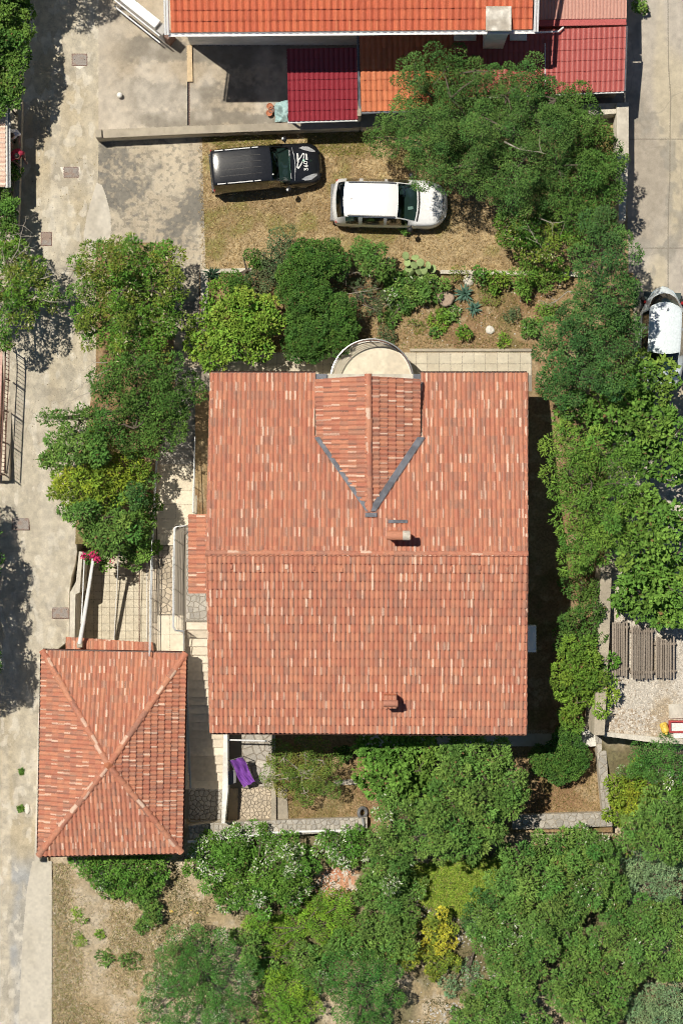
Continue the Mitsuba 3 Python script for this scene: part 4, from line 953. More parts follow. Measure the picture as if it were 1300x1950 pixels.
# ------------------------------------------------------------------ people
import manifold3d as m3
def chain_body(segs, fine=.022):
    parts = []
    for (a_, ra, b_, rb) in segs:
        s1 = m3.Manifold.sphere(ra, 20).translate(list(map(float, a_))); s2 = m3.Manifold.sphere(rb, 20).translate(list(map(float, b_)))
        parts.append(m3.Manifold.batch_hull([s1, s2]))
    M_ = parts[0]
    for q in parts[1:]: M_ = M_ + q
    M_ = M_.refine_to_length(fine); r_ = M_.to_mesh(); t_ = trimesh.Trimesh(r_.vert_properties[:, :3], r_.tri_verts, process=True)
    trimesh.smoothing.filter_taubin(t_, iterations=6); return t_
def person(label, px, py, facing, shirt, hair, z0, tilt=.12, group=None):
    k = thing('person', label, 'person', group); q = P(px, py, 1.45); Rm = rotz(facing); off = np.array([q[0], q[1], z0])
    put = lambda m: xf(m, Rm, off)
    sh, hip, hd = np.array([tilt, 0, 1.40]), np.array([0, 0, .93]), np.array([tilt + .10, 0, 1.60])
    segs = [(hip + [0, -.07, 0], .13, hip + [0, .07, 0], .13), (hip, .15, sh - [0, 0, .15], .145), (sh + [0, -.14, -.06], .085, sh + [0, .14, -.06], .085), (sh, .06, hd - [0.01, 0, .06], .055), (hd, .092, hd + [.015, 0, .06], .088), (hd + [.09, 0, .0], .018, hd + [.105, 0, -.01], .014)]
    hands = []
    for s in (-1, 1):
        S_, E_, W_ = sh + [0, s * .19, -.05], sh + [.02, s * .25, -.33], sh + [.26, s * .15, -.36]
        segs += [(S_, .062, E_, .045), (E_, .043, W_, .03), (W_, .032, W_ + [.07, -s * .01, -.005], .034)]
        for f_ in range(4):
            o = W_ + [.09, (f_ - 1.5) * .02, 0]; L_ = (.036, .042, .04, .03)[f_]
            segs += [(o, .0095, o + [L_, 0, -.008], .009), (o + [L_, 0, -.008], .009, o + [L_ + .025, 0, -.032], .008)]
        segs += [(W_ + [.03, -s * .03, 0], .012, W_ + [.075, -s * .055, -.01], .009)]
        Hh, Kk, Aa = hip + [0, s * .09, -.05], np.array([.03, s * .10, .5]), np.array([-.01, s * .11, .09])
        segs += [(Hh, .085, Kk, .058), (Kk, .055, Aa, .038), (Aa, .045, Aa + [.15, s * .02, -.05], .032)]
        hands.append(W_)
    add(k + '__body', put(chain_body(segs)), 'skin', True)
    sg = [(hip + [0, -.08, .02], .145, hip + [0, .08, .02], .145), (hip + [0, 0, .02], .165, sh - [0, 0, .15], .16), (sh + [0, -.15, -.06], .098, sh + [0, .15, -.06], .098)]
    for s in (-1, 1): S_, E_ = sh + [0, s * .19, -.05], sh + [.013, s * .235, -.24]; sg.append((S_, .076, E_, .066))
    add(k + '__shirt', put(chain_body(sg)), shirt, True)
    sg = [(hip + [0, -.08, -.06], .125, hip + [0, .08, -.06], .125)]
    for s in (-1, 1): sg += [(hip + [0, s * .09, -.07], .098, np.array([.03, s * .10, .5]), .075), (np.array([.03, s * .10, .5]), .073, np.array([-.01, s * .11, .14]), .06)]
    add(k + '__trousers', put(chain_body(sg)), 'denim', True)
    for s in (-1, 1): add(k + '__shoe', put(chain_body([(np.array([-.03, s * .11, .05]), .052, np.array([.16, s * .13, .035]), .04)])), 'shoe_dark', True)
    hm = chain_body([(hd + [-.03, 0, .05], .098, hd + [.0, 0, .085], .088), (hd + [-.05, 0, -.02], .075, hd + [-.03, 0, .05], .09)]); add(k + '__hair', put(hm), hair, True)
    for s in (-1, 1):
        add(k + '__eye', put(sphere(hd + [.085, s * .034, .022], .012, 1)), 'hair_black', True); add(k + '__ear', put(sphere(hd + [.0, s * .092, .005], .024, 1, (1, 1, 1)) if False else tube([hd + [-.005, s * .088, -.02], hd + [-.005, s * .096, .025]], .016, 8)), 'skin', 50)
    add(k + '__mouth', put(tube([hd + [.088, -.02, -.045], hd + [.094, 0, -.046], hd + [.088, .02, -.045]], .006, 6)), 'cloth_maroon', 50)
    return k
person('person in a white shirt with arms bent, standing in shade beside the pale tiled roof', 22, 250, math.radians(-75), 'cloth_white', 'hair_brown', 0.02)
person('person in a dark red shirt looking down, standing in shade by the hedge end', 28, 288, math.radians(-60), 'cloth_maroon', 'hair_black', 0.02, .16)

# ------------------------------------------------------------------ edge of the left neighbours
N1 = thing('neighbour_house', 'corner of a house with pale cream and pink roof tiles at the left edge', 'house')
a, b, c, d = P(10, 356, 2.1), P(9, 206, 2.1), P(-160, 206, 3.2), P(-160, 356, 3.2)
add(N1 + '__roof', plane_poly([a - down, b - down, c - down, d - down], .1), 'wall_pale')
U, Vv = b - a, d - a; Vv = np.cross(np.cross(U, Vv), U); Vv *= np.sign(Vv[2])
tile_set(a, U, Vv, .175, .34, to_uv(a, U, Vv, [a, b, c, d]), 'tile_pale', N1 + '__roof', 'tile', limit=120)
add(N1 + '__fascia', tube([a + [.07, -.03, .02], b + [.07, .03, .02]], .055, 6), 'wall_white', 40)
gutter(N1, a + [.16, 0, -.05], b + [.16, 0, -.05], 'rail_grey', .06)
add(N1 + '__wall', prism([(a[0] - .45, a[1] + .2), (b[0] - .45, b[1] - .2), (c[0], c[1] - .2), (d[0], d[1] + .2)], -.2, 2.03), 'wall_white')
k = thing('globe_lamp', 'white globe lamp on a short post by the pale roof corner', 'lamp'); q = P(18, 203, 1.7)
add(k + '__globe', sphere([q[0], q[1], 1.7], .13, 3), 'globe_white', True); add(k + '__post', tube([[q[0], q[1], 0], [q[0], q[1], 1.6]], .04, 8), 'iron_dark', 40)
k = thing('low_wall', 'mossy low wall along the shaded left edge of the lane', 'wall')
rows_ = [(36, 190), (43, 190), (34, 480), (28, 480)]
add(k + '__body', prism(PL(rows_, .5), -.3, .5), 'wall_concrete')
k = thing('white_sheet', 'folded white sheet lying beside the pale tiled roof', 'sheet'); 
add(k + '__cloth', ribbon([[P(x + 2 * math.sin(y * .3), y, 1.2 + .04 * math.sin(x * 2 + y)) for x in (13, 16, 19)] for y in range(311, 352, 4)], 1.0), 'cloth_white', 60)
F1 = thing('terrace_fence', 'rust brown railing along the terrace at the left edge of the lane', 'fence')
zt = lambda y: zp(y)
ft = [(17.5, 700), (17.7, 726), (13.5, 815), (9.0, 905)]
def fpt(y, h): x = np.interp(y, [700, 905], [18.2, 9.0]); return P(x, y, zp(y) + .55) + [0, 0, h]
for h, r_ in ((.06, .022), (1.0, .028)): add(F1 + '__rail', tube([fpt(y, h) for y in range(660, 908, 12)], r_, 6), 'iron_brown', 50)
for y in range(664, 908, 60): add(F1 + '__post', tube([fpt(y, -.3), fpt(y, 1.05)], .03, 6), 'iron_brown', 50)
for y in np.arange(668, 905, 7.6): add(F1 + '__baluster', tube([fpt(y, .05), fpt(y, 1.0)], .014, 5), 'iron_brown', 50)
k = thing('terrace', 'terrace with a pink edge and red brick coping behind the brown railing', 'terrace')
add(k + '__base', prism(PL([(-200, 640), (26, 640), (16, 915), (-200, 915)], -.1), -4.5, -.35), 'wall_concrete')
cop = Polygon(PL([(8, 650), (24, 650), (14, 912), (-2, 912)], -.3)); pieces(k, 'coping_slab', grid_polys(cop, 1.2, .40), -.4, -.24, 'step_stone', rng, .008, .006, .01)
add(k + '__edge', prism(PL([(2, 650), (7, 650), (-3, 912), (-8, 912)], -.1), -.4, .0), 'wall_pink')

# ------------------------------------------------------------------ small things
k = thing('sliding_gate', 'white sliding gate standing diagonally at the corner of the white house', 'gate')
g0, g1 = P(225, -14, 1.55), P(300, 46, 1.55); dd = (g1 - g0) / np.linalg.norm(g1 - g0); ang = math.atan2(dd[1], dd[0]); mid = (g0 + g1) / 2; Lg = np.linalg.norm(g1 - g0)
add(k + '__panel', box(mid[0], mid[1], .12, 1.55, Lg, .34, ang, .02), 'white_gloss')
nrm_ = np.array([-dd[1], dd[0], 0]); nrm_ *= -1 if nrm_[1] > 0 else 1
for o_, z_ in ((.27, 1.35), (.36, .5)): add(k + '__rail', tube([g0 + nrm_ * o_ + [0, 0, z_ - 1.55], g1 + nrm_ * o_ + dd * .3 + [0, 0, z_ - 1.55]], .03, 6), 'gutter_white', 40)
e_ = g1 + dd * .20; add(k + '__motor_box', box(e_[0], e_[1], .0, 1.3, .32, .38, ang, .03), 'grey_wall_paint'); e_ = g1 + dd * .5; add(k + '__post', box(e_[0], e_[1], .0, 1.2, .22, .34, ang, .02), 'iron_brown')
k = thing('ball_bollard', 'small pale ball bollard standing alone on the forecourt', 'bollard'); q = P(228, 181, .2)
add(k + '__ball', sphere([q[0], q[1], .2], .105, 3), 'globe_white', True); add(k + '__foot', tube([[q[0], q[1], 0], [q[0], q[1], .14]], [.06, .045], 10), 'wall_concrete', 40)
k = thing('blue_tarp', 'crumpled pale blue tarpaulin beside the dark red carport', 'tarpaulin')
gx_, gy_ = np.meshgrid(np.linspace(0, 1, 26), np.linspace(0, 1, 34), indexing='ij'); c00, c10, c01, c11 = P(526, 196, 0), P(556, 190, 0), P(522, 233, 0), P(556, 232, 0)
B_ = (c00[None, None] * ((1 - gx_) * (1 - gy_))[..., None] + c10 * (gx_ * (1 - gy_))[..., None] + c01 * ((1 - gx_) * gy_)[..., None] + c11 * (gx_ * gy_)[..., None])
hh = meshkit.fbm((B_.reshape(-1, 3) * 3.0)).reshape(gx_.shape); B_[..., 2] = .04 + .34 * np.abs(hh - .5) * 2 * np.sin(np.pi * np.clip(gx_ * 1.2, 0, 1)) + .12 * np.sin(np.pi * gy_); B_[..., 0] += (hh - .5) * .25
add(k + '__sheet', ribbon(B_), 'tarp_blue', 60)
for i, (px, py) in enumerate(((514, 204), (517, 211), (513, 217))):
    k = thing('flower_pot', ('northernmost', 'middle', 'southernmost')[i] + ' of three rusty pots beside the blue tarpaulin', 'pot', 'rusty pots by the tarpaulin'); q = P(px, py, 0)
    pr = [(.0, 0), (.08, 0), (.115, .2), (.125, .22), (.10, .22), (.09, .18), (0, .17)]
    m = trimesh.creation.revolve(np.array(pr), sections=16); m.apply_translation([q[0], q[1], 0]); add(k + '__bowl', m, 'terracotta' if i != 1 else 'iron_brown', 40)
# fence rails along the walkway and stairs
def rail_fence(name, label, base, zb, heights, posts, mat_top, mat_low, close=None):
    k = thing(name, label, 'railing')
    bp_ = [P(x, y, z) for (x, y), z in zip(base, zb)]
    for i, h in enumerate(heights): add(k + '__rail', tube([p + [0, 0, h] for p in bp_], .018 if i == len(heights) - 1 else .009, 7), mat_top if i == len(heights) - 1 else mat_low, 40)
    bpn = np.array(bp_); s = np.r_[0, np.cumsum(np.linalg.norm(np.diff(bpn, axis=0), axis=1))]
    for t_ in np.linspace(0, s[-1], posts):
        q = np.array([np.interp(t_, s, bpn[:, c]) for c in range(3)]); add(k + '__post', tube([q, q + [0, 0, heights[-1]]], .014, 7), mat_low, 40)
    return k
rail_fence('walkway_railing', 'long thin metal railing along the left edge of the cream walkway', [(302, 872), (297, 960), (293, 1050), (290, 1140), (289, 1246)], [-.93] * 5, [.25, .45, .65, .85, 1.05], 8, 'galvanised', 'rail_grey')
rail_fence('landing_railing', 'looped metal railing between the cream walkway and the porch roof', [(358, 1001), (340, 1002), (335, 1006), (334, 1050), (333, 1120), (333, 1192), (337, 1199), (352, 1200)], [-.93] * 8, [.25, .45, .65, .85, 1.0], 6, 'galvanised', 'rail_grey')
rail_fence('stair_railing', 'slim metal railing on the left side of the cream stairs', [(353, 1200), (353, 1240), (355, 1300), (358, 1380), (362, 1470)], [-1.4, -1.7, -2.05, -2.5, -3.0], [.3, .6, .9], 9, 'galvanised', 'rail_grey')
rail_fence('bank_handrail', 'white handrail on the narrow wall beside the soil bank', [(374, 832), (372, 900), (370, 976)], [-.7] * 3, [.5, .9], 4, 'white_paint', 'rail_grey')
# clothes line frame and pergola poles over the patio
k = thing('clothes_frame', 'white wire clothes line frame above the sunken patio', 'clothes line')
zc_ = -.9
add(k + '__crossbar', tube([P(222, 1038, zc_), P(286, 1041, zc_)], .022, 7), 'white_paint', 40)
for x0, x1 in ((227, 217), (281, 279)): add(k + '__line', tube([P(x0, 1038, zc_), P((x0 + x1) / 2, 1130, zc_ - .05), P(x1, 1228, zc_)], .010, 5), 'white_paint', 40)
add(k + '__post', tube([P(283, 1041, zc_), P(283, 1041, -3.0)], .025, 7), 'white_paint', 40)
k = thing('patio_pole', 'thick pale pole leaning over the sunken patio from the tiled strip roof', 'pole')
add(k + '__shaft', tube([P(152, 1226, -.25), P(160, 1180, -.2), P(171, 1110, -.1), P(178, 1064, 0.0)], [.085, .08, .07, .062], 10), 'plastic_pale', 50)
add(k + '__foot', box(*P(152, 1228, -.3)[:2], -.75, -.2, .2, .2, .1, .02), 'wall_concrete')
k = thing('patio_cane', 'thin white cane beside the thick pole above the sunken patio', 'pole')
add(k + '__shaft', tube([P(155, 1188, -.25), P(158, 1130, -.15), P(161, 1066, 0.0)], .024, 7), 'white_paint', 50)
k = thing('patio_strut', 'short brown rod lying over the sunken patio tiles', 'pole')
add(k + '__shaft', tube([P(266, 1075, -2.2), P(265.5, 1150, -2.3), P(265.5, 1228, -2.4)], .022, 7), 'iron_brown', 50)
# purple sheet on a folding rack
k = thing('folding_chair', 'folding lounger with a bright purple cover in the stone court', 'chair')
a, b, c, d = P(437, 1449, -2.55), P(462, 1441, -2.45), P(485, 1488, -3.0), P(464, 1499, -3.05)
rows_ = []
for v in np.linspace(0, 1, 20):
    row = []
    for u in np.linspace(0, 1, 16):
        p = (a * (1 - u) + b * u) * (1 - v) + (d * (1 - u) + c * u) * v
        row.append(p + [.03 * math.sin(v * 7), .02 * math.sin(u * 11 + v * 5), .17 * abs(math.sin(u * 6 + 2.2 * v)) * (1 - v * .6) + .05 * math.sin(u * 17 - v * 9) - .14 * math.sin(math.pi * v)])
    rows_.append(row)
add(k + '__cover', ribbon(rows_), 'cloth_purple', 60)
for p, q in ((a, d), (b, c)): add(k + '__frame_tube', tube([p + [0, 0, .02], (p + q) / 2 + [0, 0, -.16], q + [0, 0, -.02]], .018, 7), 'steel', 40)
for p in (a, b, c, d, (a + d) / 2): add(k + '__leg', tube([p, np.array([p[0] - .12, p[1] - .05, -3.4])], .016, 6), 'iron_dark', 40)
add(k + '__crossbar', tube([a + [-.05, 0, 0], b], .016, 7), 'steel', 40)
k = thing('grey_cover', 'small grey cloth hanging beside the purple lounger', 'cloth')
add(k + '__cloth', ribbon([[P(x, y + (x - 433) * -.35, -2.8 + .06 * math.sin(x)) for x in (433, 439, 446, 450)] for y in (1470, 1480, 1490, 1496)]), 'grey_plastic', 60)
k = thing('court_rail', 'grey horizontal bar beneath the eave in the stone court', 'railing')
add(k + '__bar', tube([P(434, 1409, -2.5), P(508, 1411, -2.5)], .035, 8), 'gutter_white', 40)
for x in (436, 506): add(k + '__post', tube([P(x, 1410, -2.5), P(x, 1410, -3.4)], .025, 6), 'rail_grey', 40)
k = thing('tyre', 'grey tyre standing by the end of the white pipe', 'tyre'); q = P(690, 1548, -3.0)
t_ = trimesh.creation.torus(.19, .07, 28, 12); t_ = xf(t_, trimesh.transformations.rotation_matrix(math.radians(38), [0, 1, 0])[:3, :3], [q[0], q[1], -3.08]); add(k + '__ring', t_, 'grey_plastic', True)
# stacked pallets of slats in the gravel yard
def slat_stack(label, xs_, y0, y1, z0, seed):
    r2 = np.random.default_rng(seed); k = thing('slat_bench', label, 'bench', 'weathered slatted benches')
    for x in xs_:
        a_, b_ = P(x + r2.normal(0, .3), y0 + r2.normal(0, 1.6), z0), P(x + r2.normal(0, .3) - .4, y1 + r2.normal(0, 1.4), z0)
        c = (a_ + b_) / 2; L_ = abs(a_[1] - b_[1]); m = box(c[0], c[1], z0 - .05, z0 + r2.normal(0, .006), .062, L_, math.atan2(b_[1] - a_[1], b_[0] - a_[0]) + math.pi / 2, .006)
        add(k + '__slat', m, 'wood_grey', uv=piece_uv(m))
    for y in (y0 + 10, y1 - 14):
        a_, b_ = P(xs_[0] - 3, y, z0 - .1), P(xs_[-1] + 3, y, z0 - .1); c = (a_ + b_) / 2; m = box(c[0], c[1], z0 - .13, z0 - .055, b_[0] - a_[0], .09, 0, .006); add(k + '__bearer', m, 'wood_grey', uv=piece_uv(m))
        for q in (a_, b_): add(k + '__leg', box(q[0], q[1], -.6, z0 - .13, .07, .08), 'wood_grey', uv=piece_uv(box(q[0], q[1], -.6, z0 - .13, .07, .08)))
slat_stack('leftmost weathered slatted bench, against the party wall', [1166, 1170.5, 1174.5, 1178.5, 1183, 1187.5, 1192], 1184, 1287, -.2, 1)
slat_stack('middle weathered slatted bench under the fig leaves', [1203, 1207.5, 1212, 1216.5, 1221, 1225.5, 1230, 1234.5, 1240], 1192, 1294, -.15, 2)
slat_stack('rightmost and shortest weathered slatted bench', [1249, 1253.5, 1258, 1262.5, 1267, 1271.5, 1276, 1282], 1216, 1292, -.22, 3)
k = thing('yellow_canister', 'yellow plastic canister by the pale edge wall at the right', 'canister'); q = P(1263, 1389, -.3)
pr = [(0, 0), (.13, 0), (.15, .03), (.15, .3), (.11, .38), (.05, .40), (.05, .46), (0, .46)]
m = trimesh.creation.revolve(np.array(pr), sections=18); m = xf(m, trimesh.transformations.rotation_matrix(math.radians(70), [1, .3, 0])[:3, :3], [q[0] - .02, q[1] + .22, -.42]); add(k + '__body', m, 'plastic_yellow', 40)
add(k + '__handle', xf(trimesh.creation.torus(.07, .018, 16, 8), None, [q[0], q[1] + .15, -.22]), 'plastic_yellow', True)
k = thing('red_crate', 'red and white plastic crate on the pale edge wall at the right edge', 'crate'); q = P(1289, 1384, -.3)
for (dx, dy, sx, sy) in ((0, .2, .62, .05), (0, -.2, .62, .05), (-.29, 0, .05, .36), (.29, 0, .05, .36)): add(k + '__side', box(q[0] + dx, q[1] + dy, -.58, -.28, sx, sy, 0, .01), 'plastic_red')
add(k + '__base', box(q[0], q[1], -.6, -.52, .6, .42), 'plastic_pale'); add(k + '__lid', box(q[0] + .12, q[1] - .34, -.6, -.45, .5, .22, .05, .02), 'plastic_pale')
k = thing('grey_block', 'flat concrete block on the gravel above the red crate', 'block'); q = P(1290, 1354, -.5); add(k + '__body', box(q[0], q[1], -.6, -.45, .7, .56, .05, .03), 'wall_pale')
# stump and stones
k = thing('tree_stump', 'round pale tree stump with growth rings in the cactus bed', 'stump'); q = P(848, 568, .3)
th = np.linspace(0, 2 * np.pi, 29)[:-1]; r_ = .30 * (1 + .06 * np.sin(3 * th) + .04 * np.sin(7 * th + 1))
m = frustum(Polygon(np.c_[q[0] + r_ * np.cos(th), q[1] + r_ * .9 * np.sin(th)]), 0, .3, .03); add(k + '__cut_face', m, 'stump_wood')
bk = prism(Polygon(np.c_[q[0] + (r_ + .03) * np.cos(th), q[1] + (r_ + .03) * .9 * np.sin(th)]), 0, .26); add(k + '__bark', bk, 'bark')
def rock(label, px, py, z, r, seed, bsdf='stone_cream', group=None, sq=(1, 1, .6), name='stone'):
    k = thing(name, label, 'stone', group); m = trimesh.creation.icosphere(3, 1.0); n_ = meshkit.fbm(m.vertices * 1.4 + seed * 7.3); m.vertices *= (r * (.62 + .76 * n_))[:, None] * np.array(sq); q = P(px, py, z + r * .3)
    m.apply_translation([q[0], q[1], z + r * .25]); add(k + '__rock', m, bsdf, 30, uv=None)
M('rock_white', (.70, .67, .60), .8)
rock('white stone lying alone on the brown soil of the cactus bed', 932, 628, .02, .17, 1, 'rock_white')
rock('pale boulder below the gravel yard corner, nearest the stone wall', 1170, 1412, -2.9, .30, 2, 'wall_pale')
rock('pale boulder below the gravel yard, half under the flowering shrub', 1208, 1424, -2.9, .28, 3, 'wall_pale')
rock('pale rock beside the kerb behind the blue rosette plants', 892, 533, .02, .2, 4, 'wall_pale')
rock('cream lump on the bare ground near the lane strip', 52, 1540, zp(1540), .16, 5, 'rock_white', sq=(.6, 1.3, .3))
for i, (px, py) in enumerate(((327, 1735), (363, 1734), (377, 1738))):
    rock(('largest yellow lump', 'middle yellow lump', 'rightmost small yellow lump')[i] + ' on the dry ground below the flowering bush', px, py, -3.7, (.12, .08, .07)[i], 8 + i, 'plastic_yellow', 'yellow lumps on the dry ground', name='yellow_lump')

# ------------------------------------------------------------------ plants
SP = {  # leaf length, width, [colours], clump radius, leaves per clump, up bias, spread, gap threshold
    'acacia':   dict(L=.085, W=.034, C=[(0.123, 0.237, 0.060), (0.097, 0.202, 0.058), (0.151, 0.270, 0.069)], cr=.24, n=100, up=.5, gap=.36),
    'carob':    dict(L=.10, W=.05, C=[(0.093, 0.211, 0.061), (0.122, 0.254, 0.065), (0.084, 0.177, 0.061)], cr=.25, n=84, up=.7, lump=1.6, gap=.33),
    'fig':      dict(L=.19, W=.14, C=[(0.160, 0.307, 0.058), (0.134, 0.268, 0.055), (0.190, 0.339, 0.065)], cr=.28, n=34, up=1.0, lump=1.6, gap=.36),
    'laurel':   dict(L=.15, W=.042, C=[(0.182, 0.334, 0.059), (0.229, 0.377, 0.069), (0.143, 0.281, 0.057)], cr=.24, n=66, up=.6, lump=1.6, gap=.32),
    'citrus':   dict(L=.13, W=.065, C=[(0.171, 0.307, 0.047), (0.227, 0.360, 0.054), (0.127, 0.251, 0.044)], cr=.22, n=56, up=.9, gap=.34),
    'lemon':    dict(L=.15, W=.08, C=[(0.265, 0.420, 0.063), (0.320, 0.420, 0.078), (0.195, 0.375, 0.059)], cr=.24, n=48, up=.9, gap=.38),
    'loquat':   dict(L=.13, W=.05, C=[(0.135, 0.294, 0.045), (0.164, 0.330, 0.050), (0.235, 0.271, 0.053), (0.109, 0.245, 0.045)], cr=.23, n=60, up=.6, gap=.36, fleck=((.66, .62, .42), .075, .5)),
    'dark':     dict(L=.12, W=.05, C=[(0.090, 0.187, 0.044), (0.110, 0.218, 0.050), (0.131, 0.251, 0.053)], cr=.25, n=66, up=.6, gap=.40),
    'box':      dict(L=.075, W=.045, C=[(0.104, 0.220, 0.046), (0.127, 0.257, 0.051), (0.079, 0.176, 0.046)], cr=.20, n=90, up=.5, dome=True, gap=.20),
    'yellow':   dict(L=.14, W=.06, C=[(.36, .43, .05), (.25, .36, .05), (.17, .28, .045)], cr=.22, n=56, up=.8, gap=.36),
    'ivy':      dict(L=.11, W=.085, C=[(0.139, 0.261, 0.058), (0.181, 0.323, 0.065), (0.099, 0.201, 0.054)], cr=.20, n=50, up=.6, gap=.36),
    'broom':    dict(L=.13, W=.03, C=[(0.196, 0.384, 0.053), (0.286, 0.469, 0.053), (0.161, 0.319, 0.053)], cr=.22, n=74, up=1.0, gap=.30),
    'goldbush': dict(L=.11, W=.05, C=[(.58, .57, .07), (.20, .30, .055), (.17, .27, .05), (.24, .33, .055)], cr=.20, n=66, up=1.0, gap=.30),
    'scrub':    dict(L=.13, W=.055, C=[(0.126, 0.260, 0.065), (0.160, 0.306, 0.070), (0.192, 0.318, 0.077)], cr=.24, n=84, up=.7, lump=1.75, fleck=((.70, .74, .60), .22, .76), gap=.36),
    'scrub2':   dict(L=.15, W=.066, C=[(0.158, 0.292, 0.066), (0.189, 0.325, 0.075), (0.134, 0.261, 0.066)], cr=.25, n=66, up=.8, lump=1.75, gap=.36),
    'snow':     dict(L=.12, W=.055, C=[(0.130, 0.289, 0.053), (0.168, 0.330, 0.059)], cr=.23, n=64, up=.8, gap=.34, fleck=((.72, .76, .62), .34, .60)),
    'grey':     dict(L=.11, W=.04, C=[(0.236, 0.369, 0.200), (0.201, 0.330, 0.167), (0.273, 0.408, 0.200)], cr=.22, n=70, up=.7, gap=.36),
    'juniper':  dict(L=.08, W=.028, C=[(0.089, 0.235, 0.054), (0.109, 0.276, 0.058), (0.139, 0.300, 0.072)], cr=.24, n=110, up=.8, lump=1.6, fleck=((.70, .74, .60), .2, .77), gap=.34),
    'reddish':  dict(L=.07, W=.03, C=[(0.182, 0.310, 0.059), (0.273, 0.271, 0.070), (0.154, 0.271, 0.059)], cr=.22, n=90, up=.6, gap=.30),
    'dull':     dict(L=.09, W=.04, C=[(0.136, 0.194, 0.097), (0.164, 0.222, 0.105), (0.110, 0.174, 0.078)], cr=.20, n=60, up=.6, gap=.42),
}
def unit(v): return v / (np.linalg.norm(v, axis=-1, keepdims=True) + 1e-12)
def leaf_mesh(pos, d, nrm, L, W, col, fold=.22):
    s = unit(np.cross(d, nrm)); nn = np.cross(s, d)
    b, t = pos, pos + d * L[:, None]; mid = pos + d * (L * .45)[:, None]
    l, r = mid + s * (W / 2)[:, None] + nn * (W * fold)[:, None], mid - s * (W / 2)[:, None] + nn * (W * fold)[:, None]
    V = np.stack([b, r, t, l], 1).reshape(-1, 3); k = np.arange(len(pos))[:, None] * 4
    F = np.concatenate([k + [0, 1, 2], k + [0, 2, 3]], 1).reshape(-1, 3)
    return trimesh.Trimesh(V, F, process=False), np.repeat(col, 4, 0)
def foliage(lobes, sp, r_, dens=1.0):
    """lobes: (centre, horizontal radius, vertical radius). Pom-poms of leaves spaced over each lobe, with deep gaps, and sparser ones inside."""
    s = SP[sp]; cs, out_, rad, lev = [], [], [], []
    for c, ra, rz in lobes:
        cr0 = min(s['cr'] * (.85 if s.get('dome') else s.get('lump', 1.38)), ra * .6); n = max(8, int((26 if s.get('dome') else 15) * (ra / cr0) ** 2)); c = c + [0, 0, r_.uniform(-.32, .18) * min(1, rz)]
        d = unit(r_.normal(size=(n * 2, 3))); d = d[d[:, 2] > -.35][:n]
        w = 1 + .42 * (meshkit.noise(d * 2.0 + c * 1.7) - .5)
        f = np.where(np.arange(len(d)) < len(d) * .55, r_.uniform(.70, 1.08, len(d)), r_.uniform(.20, .62, len(d)))
        p = c + d * (f * w)[:, None] * [ra, ra, rz]
        if s.get('dome'): p = c + d * (np.where(f > .64, r_.uniform(.9, .98, len(d)), f))[:, None] * [ra, ra, rz]
        else: p[:, 2] -= min(1.0, rz * 1.05) * np.clip((.53 - meshkit.noise(p * [1.25, 1.25, .0] + 3.7)) / .13, 0, 1)
        cs.append(p); out_.append(d); rad.append(cr0 * r_.uniform(.6, 1.3, len(d))); lev.append(f)
    p, D, q, f = np.vstack(cs), np.vstack(out_), np.concatenate(rad), np.concatenate(lev)
    order = np.lexsort((r_.random(len(p)), f < .64)); tree_ = cKDTree(p); got = np.zeros(len(p), bool)
    for i in order:
        j = [x for x in tree_.query_ball_point(p[i], 2 * q.max()) if got[x]]
        if j and (np.linalg.norm(p[j] - p[i], axis=1) < (q[j] + q[i]) * (.70 if f[i] > .64 else .56) / dens ** .5).any(): continue
        got[i] = True
    cs, out_, rad = [p[got]], [D[got]], [q[got]]
    C, D, cr = np.vstack(cs), np.vstack(out_), np.concatenate(rad); m = int(s['n'] * 3.2); k = len(C)
    e = unit(r_.normal(size=(k, m, 3)) + .6 * D[:, None] + [0, 0, s['up'] * .6])
    lump = 1 + .30 * (meshkit.noise((C[:, None] * 1.3 + e * 2.6).reshape(-1, 3)).reshape(k, m) - .5)
    pos = C[:, None] + e * (cr[:, None] * lump * r_.uniform(.5, 1.0, (k, m)) ** .5)[..., None] * [1, 1, .88]
    dr_ = unit(e * .8 + r_.normal(size=(k, m, 3)) * .5 + [0, 0, -.1])
    nr_ = unit(e * 1.0 + r_.normal(size=(k, m, 3)) * .36 + [0, 0, s['up'] * .30])
    L = s['L'] * r_.uniform(.6, 1.3, (k, m)); W = s['W'] * r_.uniform(.7, 1.3, (k, m))
    keep = r_.random((k, m)) < np.clip((cr / s['cr']) ** 2 / 2.0, .1, 1.0)[:, None]
    pal = np.array(s['C']); base = pal[r_.integers(0, len(pal), k)][:, None] * .65 + pal[r_.integers(0, len(pal), (k, m))] * .35
    tint = np.array([1.0, 1.0, 1.0]) + r_.normal(0, .10, (k, 1, 1)) * np.array([1.0, .25, .3])
    col = base * tint * r_.uniform(.82, 1.18, (k, 1, 1)) * r_.uniform(.68, 1.32, (k, m, 1))
    if 'fleck' in s:
        fc, fp, thr = s['fleck']; big = meshkit.noise(C * 1.5 + 5) > thr
        fl_ = r_.random((k, m)) < np.where(big, fp, fp * .03)[:, None]; col = np.where(fl_[..., None], np.array(fc) * r_.uniform(.8, 1.1, (k, m, 1)), col)
    dead = r_.random((k, m)) < .012; col = np.where(dead[..., None], np.array([.26, .17, .08]) * r_.uniform(.7, 1.2, (k, m, 1)), col)
    keep = keep.ravel(); R3 = lambda a: a.reshape(-1, 3)[keep]
    return leaf_mesh(R3(pos), R3(dr_), R3(nr_), L.ravel()[keep], W.ravel()[keep], R3(np.broadcast_to(col, pos.shape))), C
NL = [0]
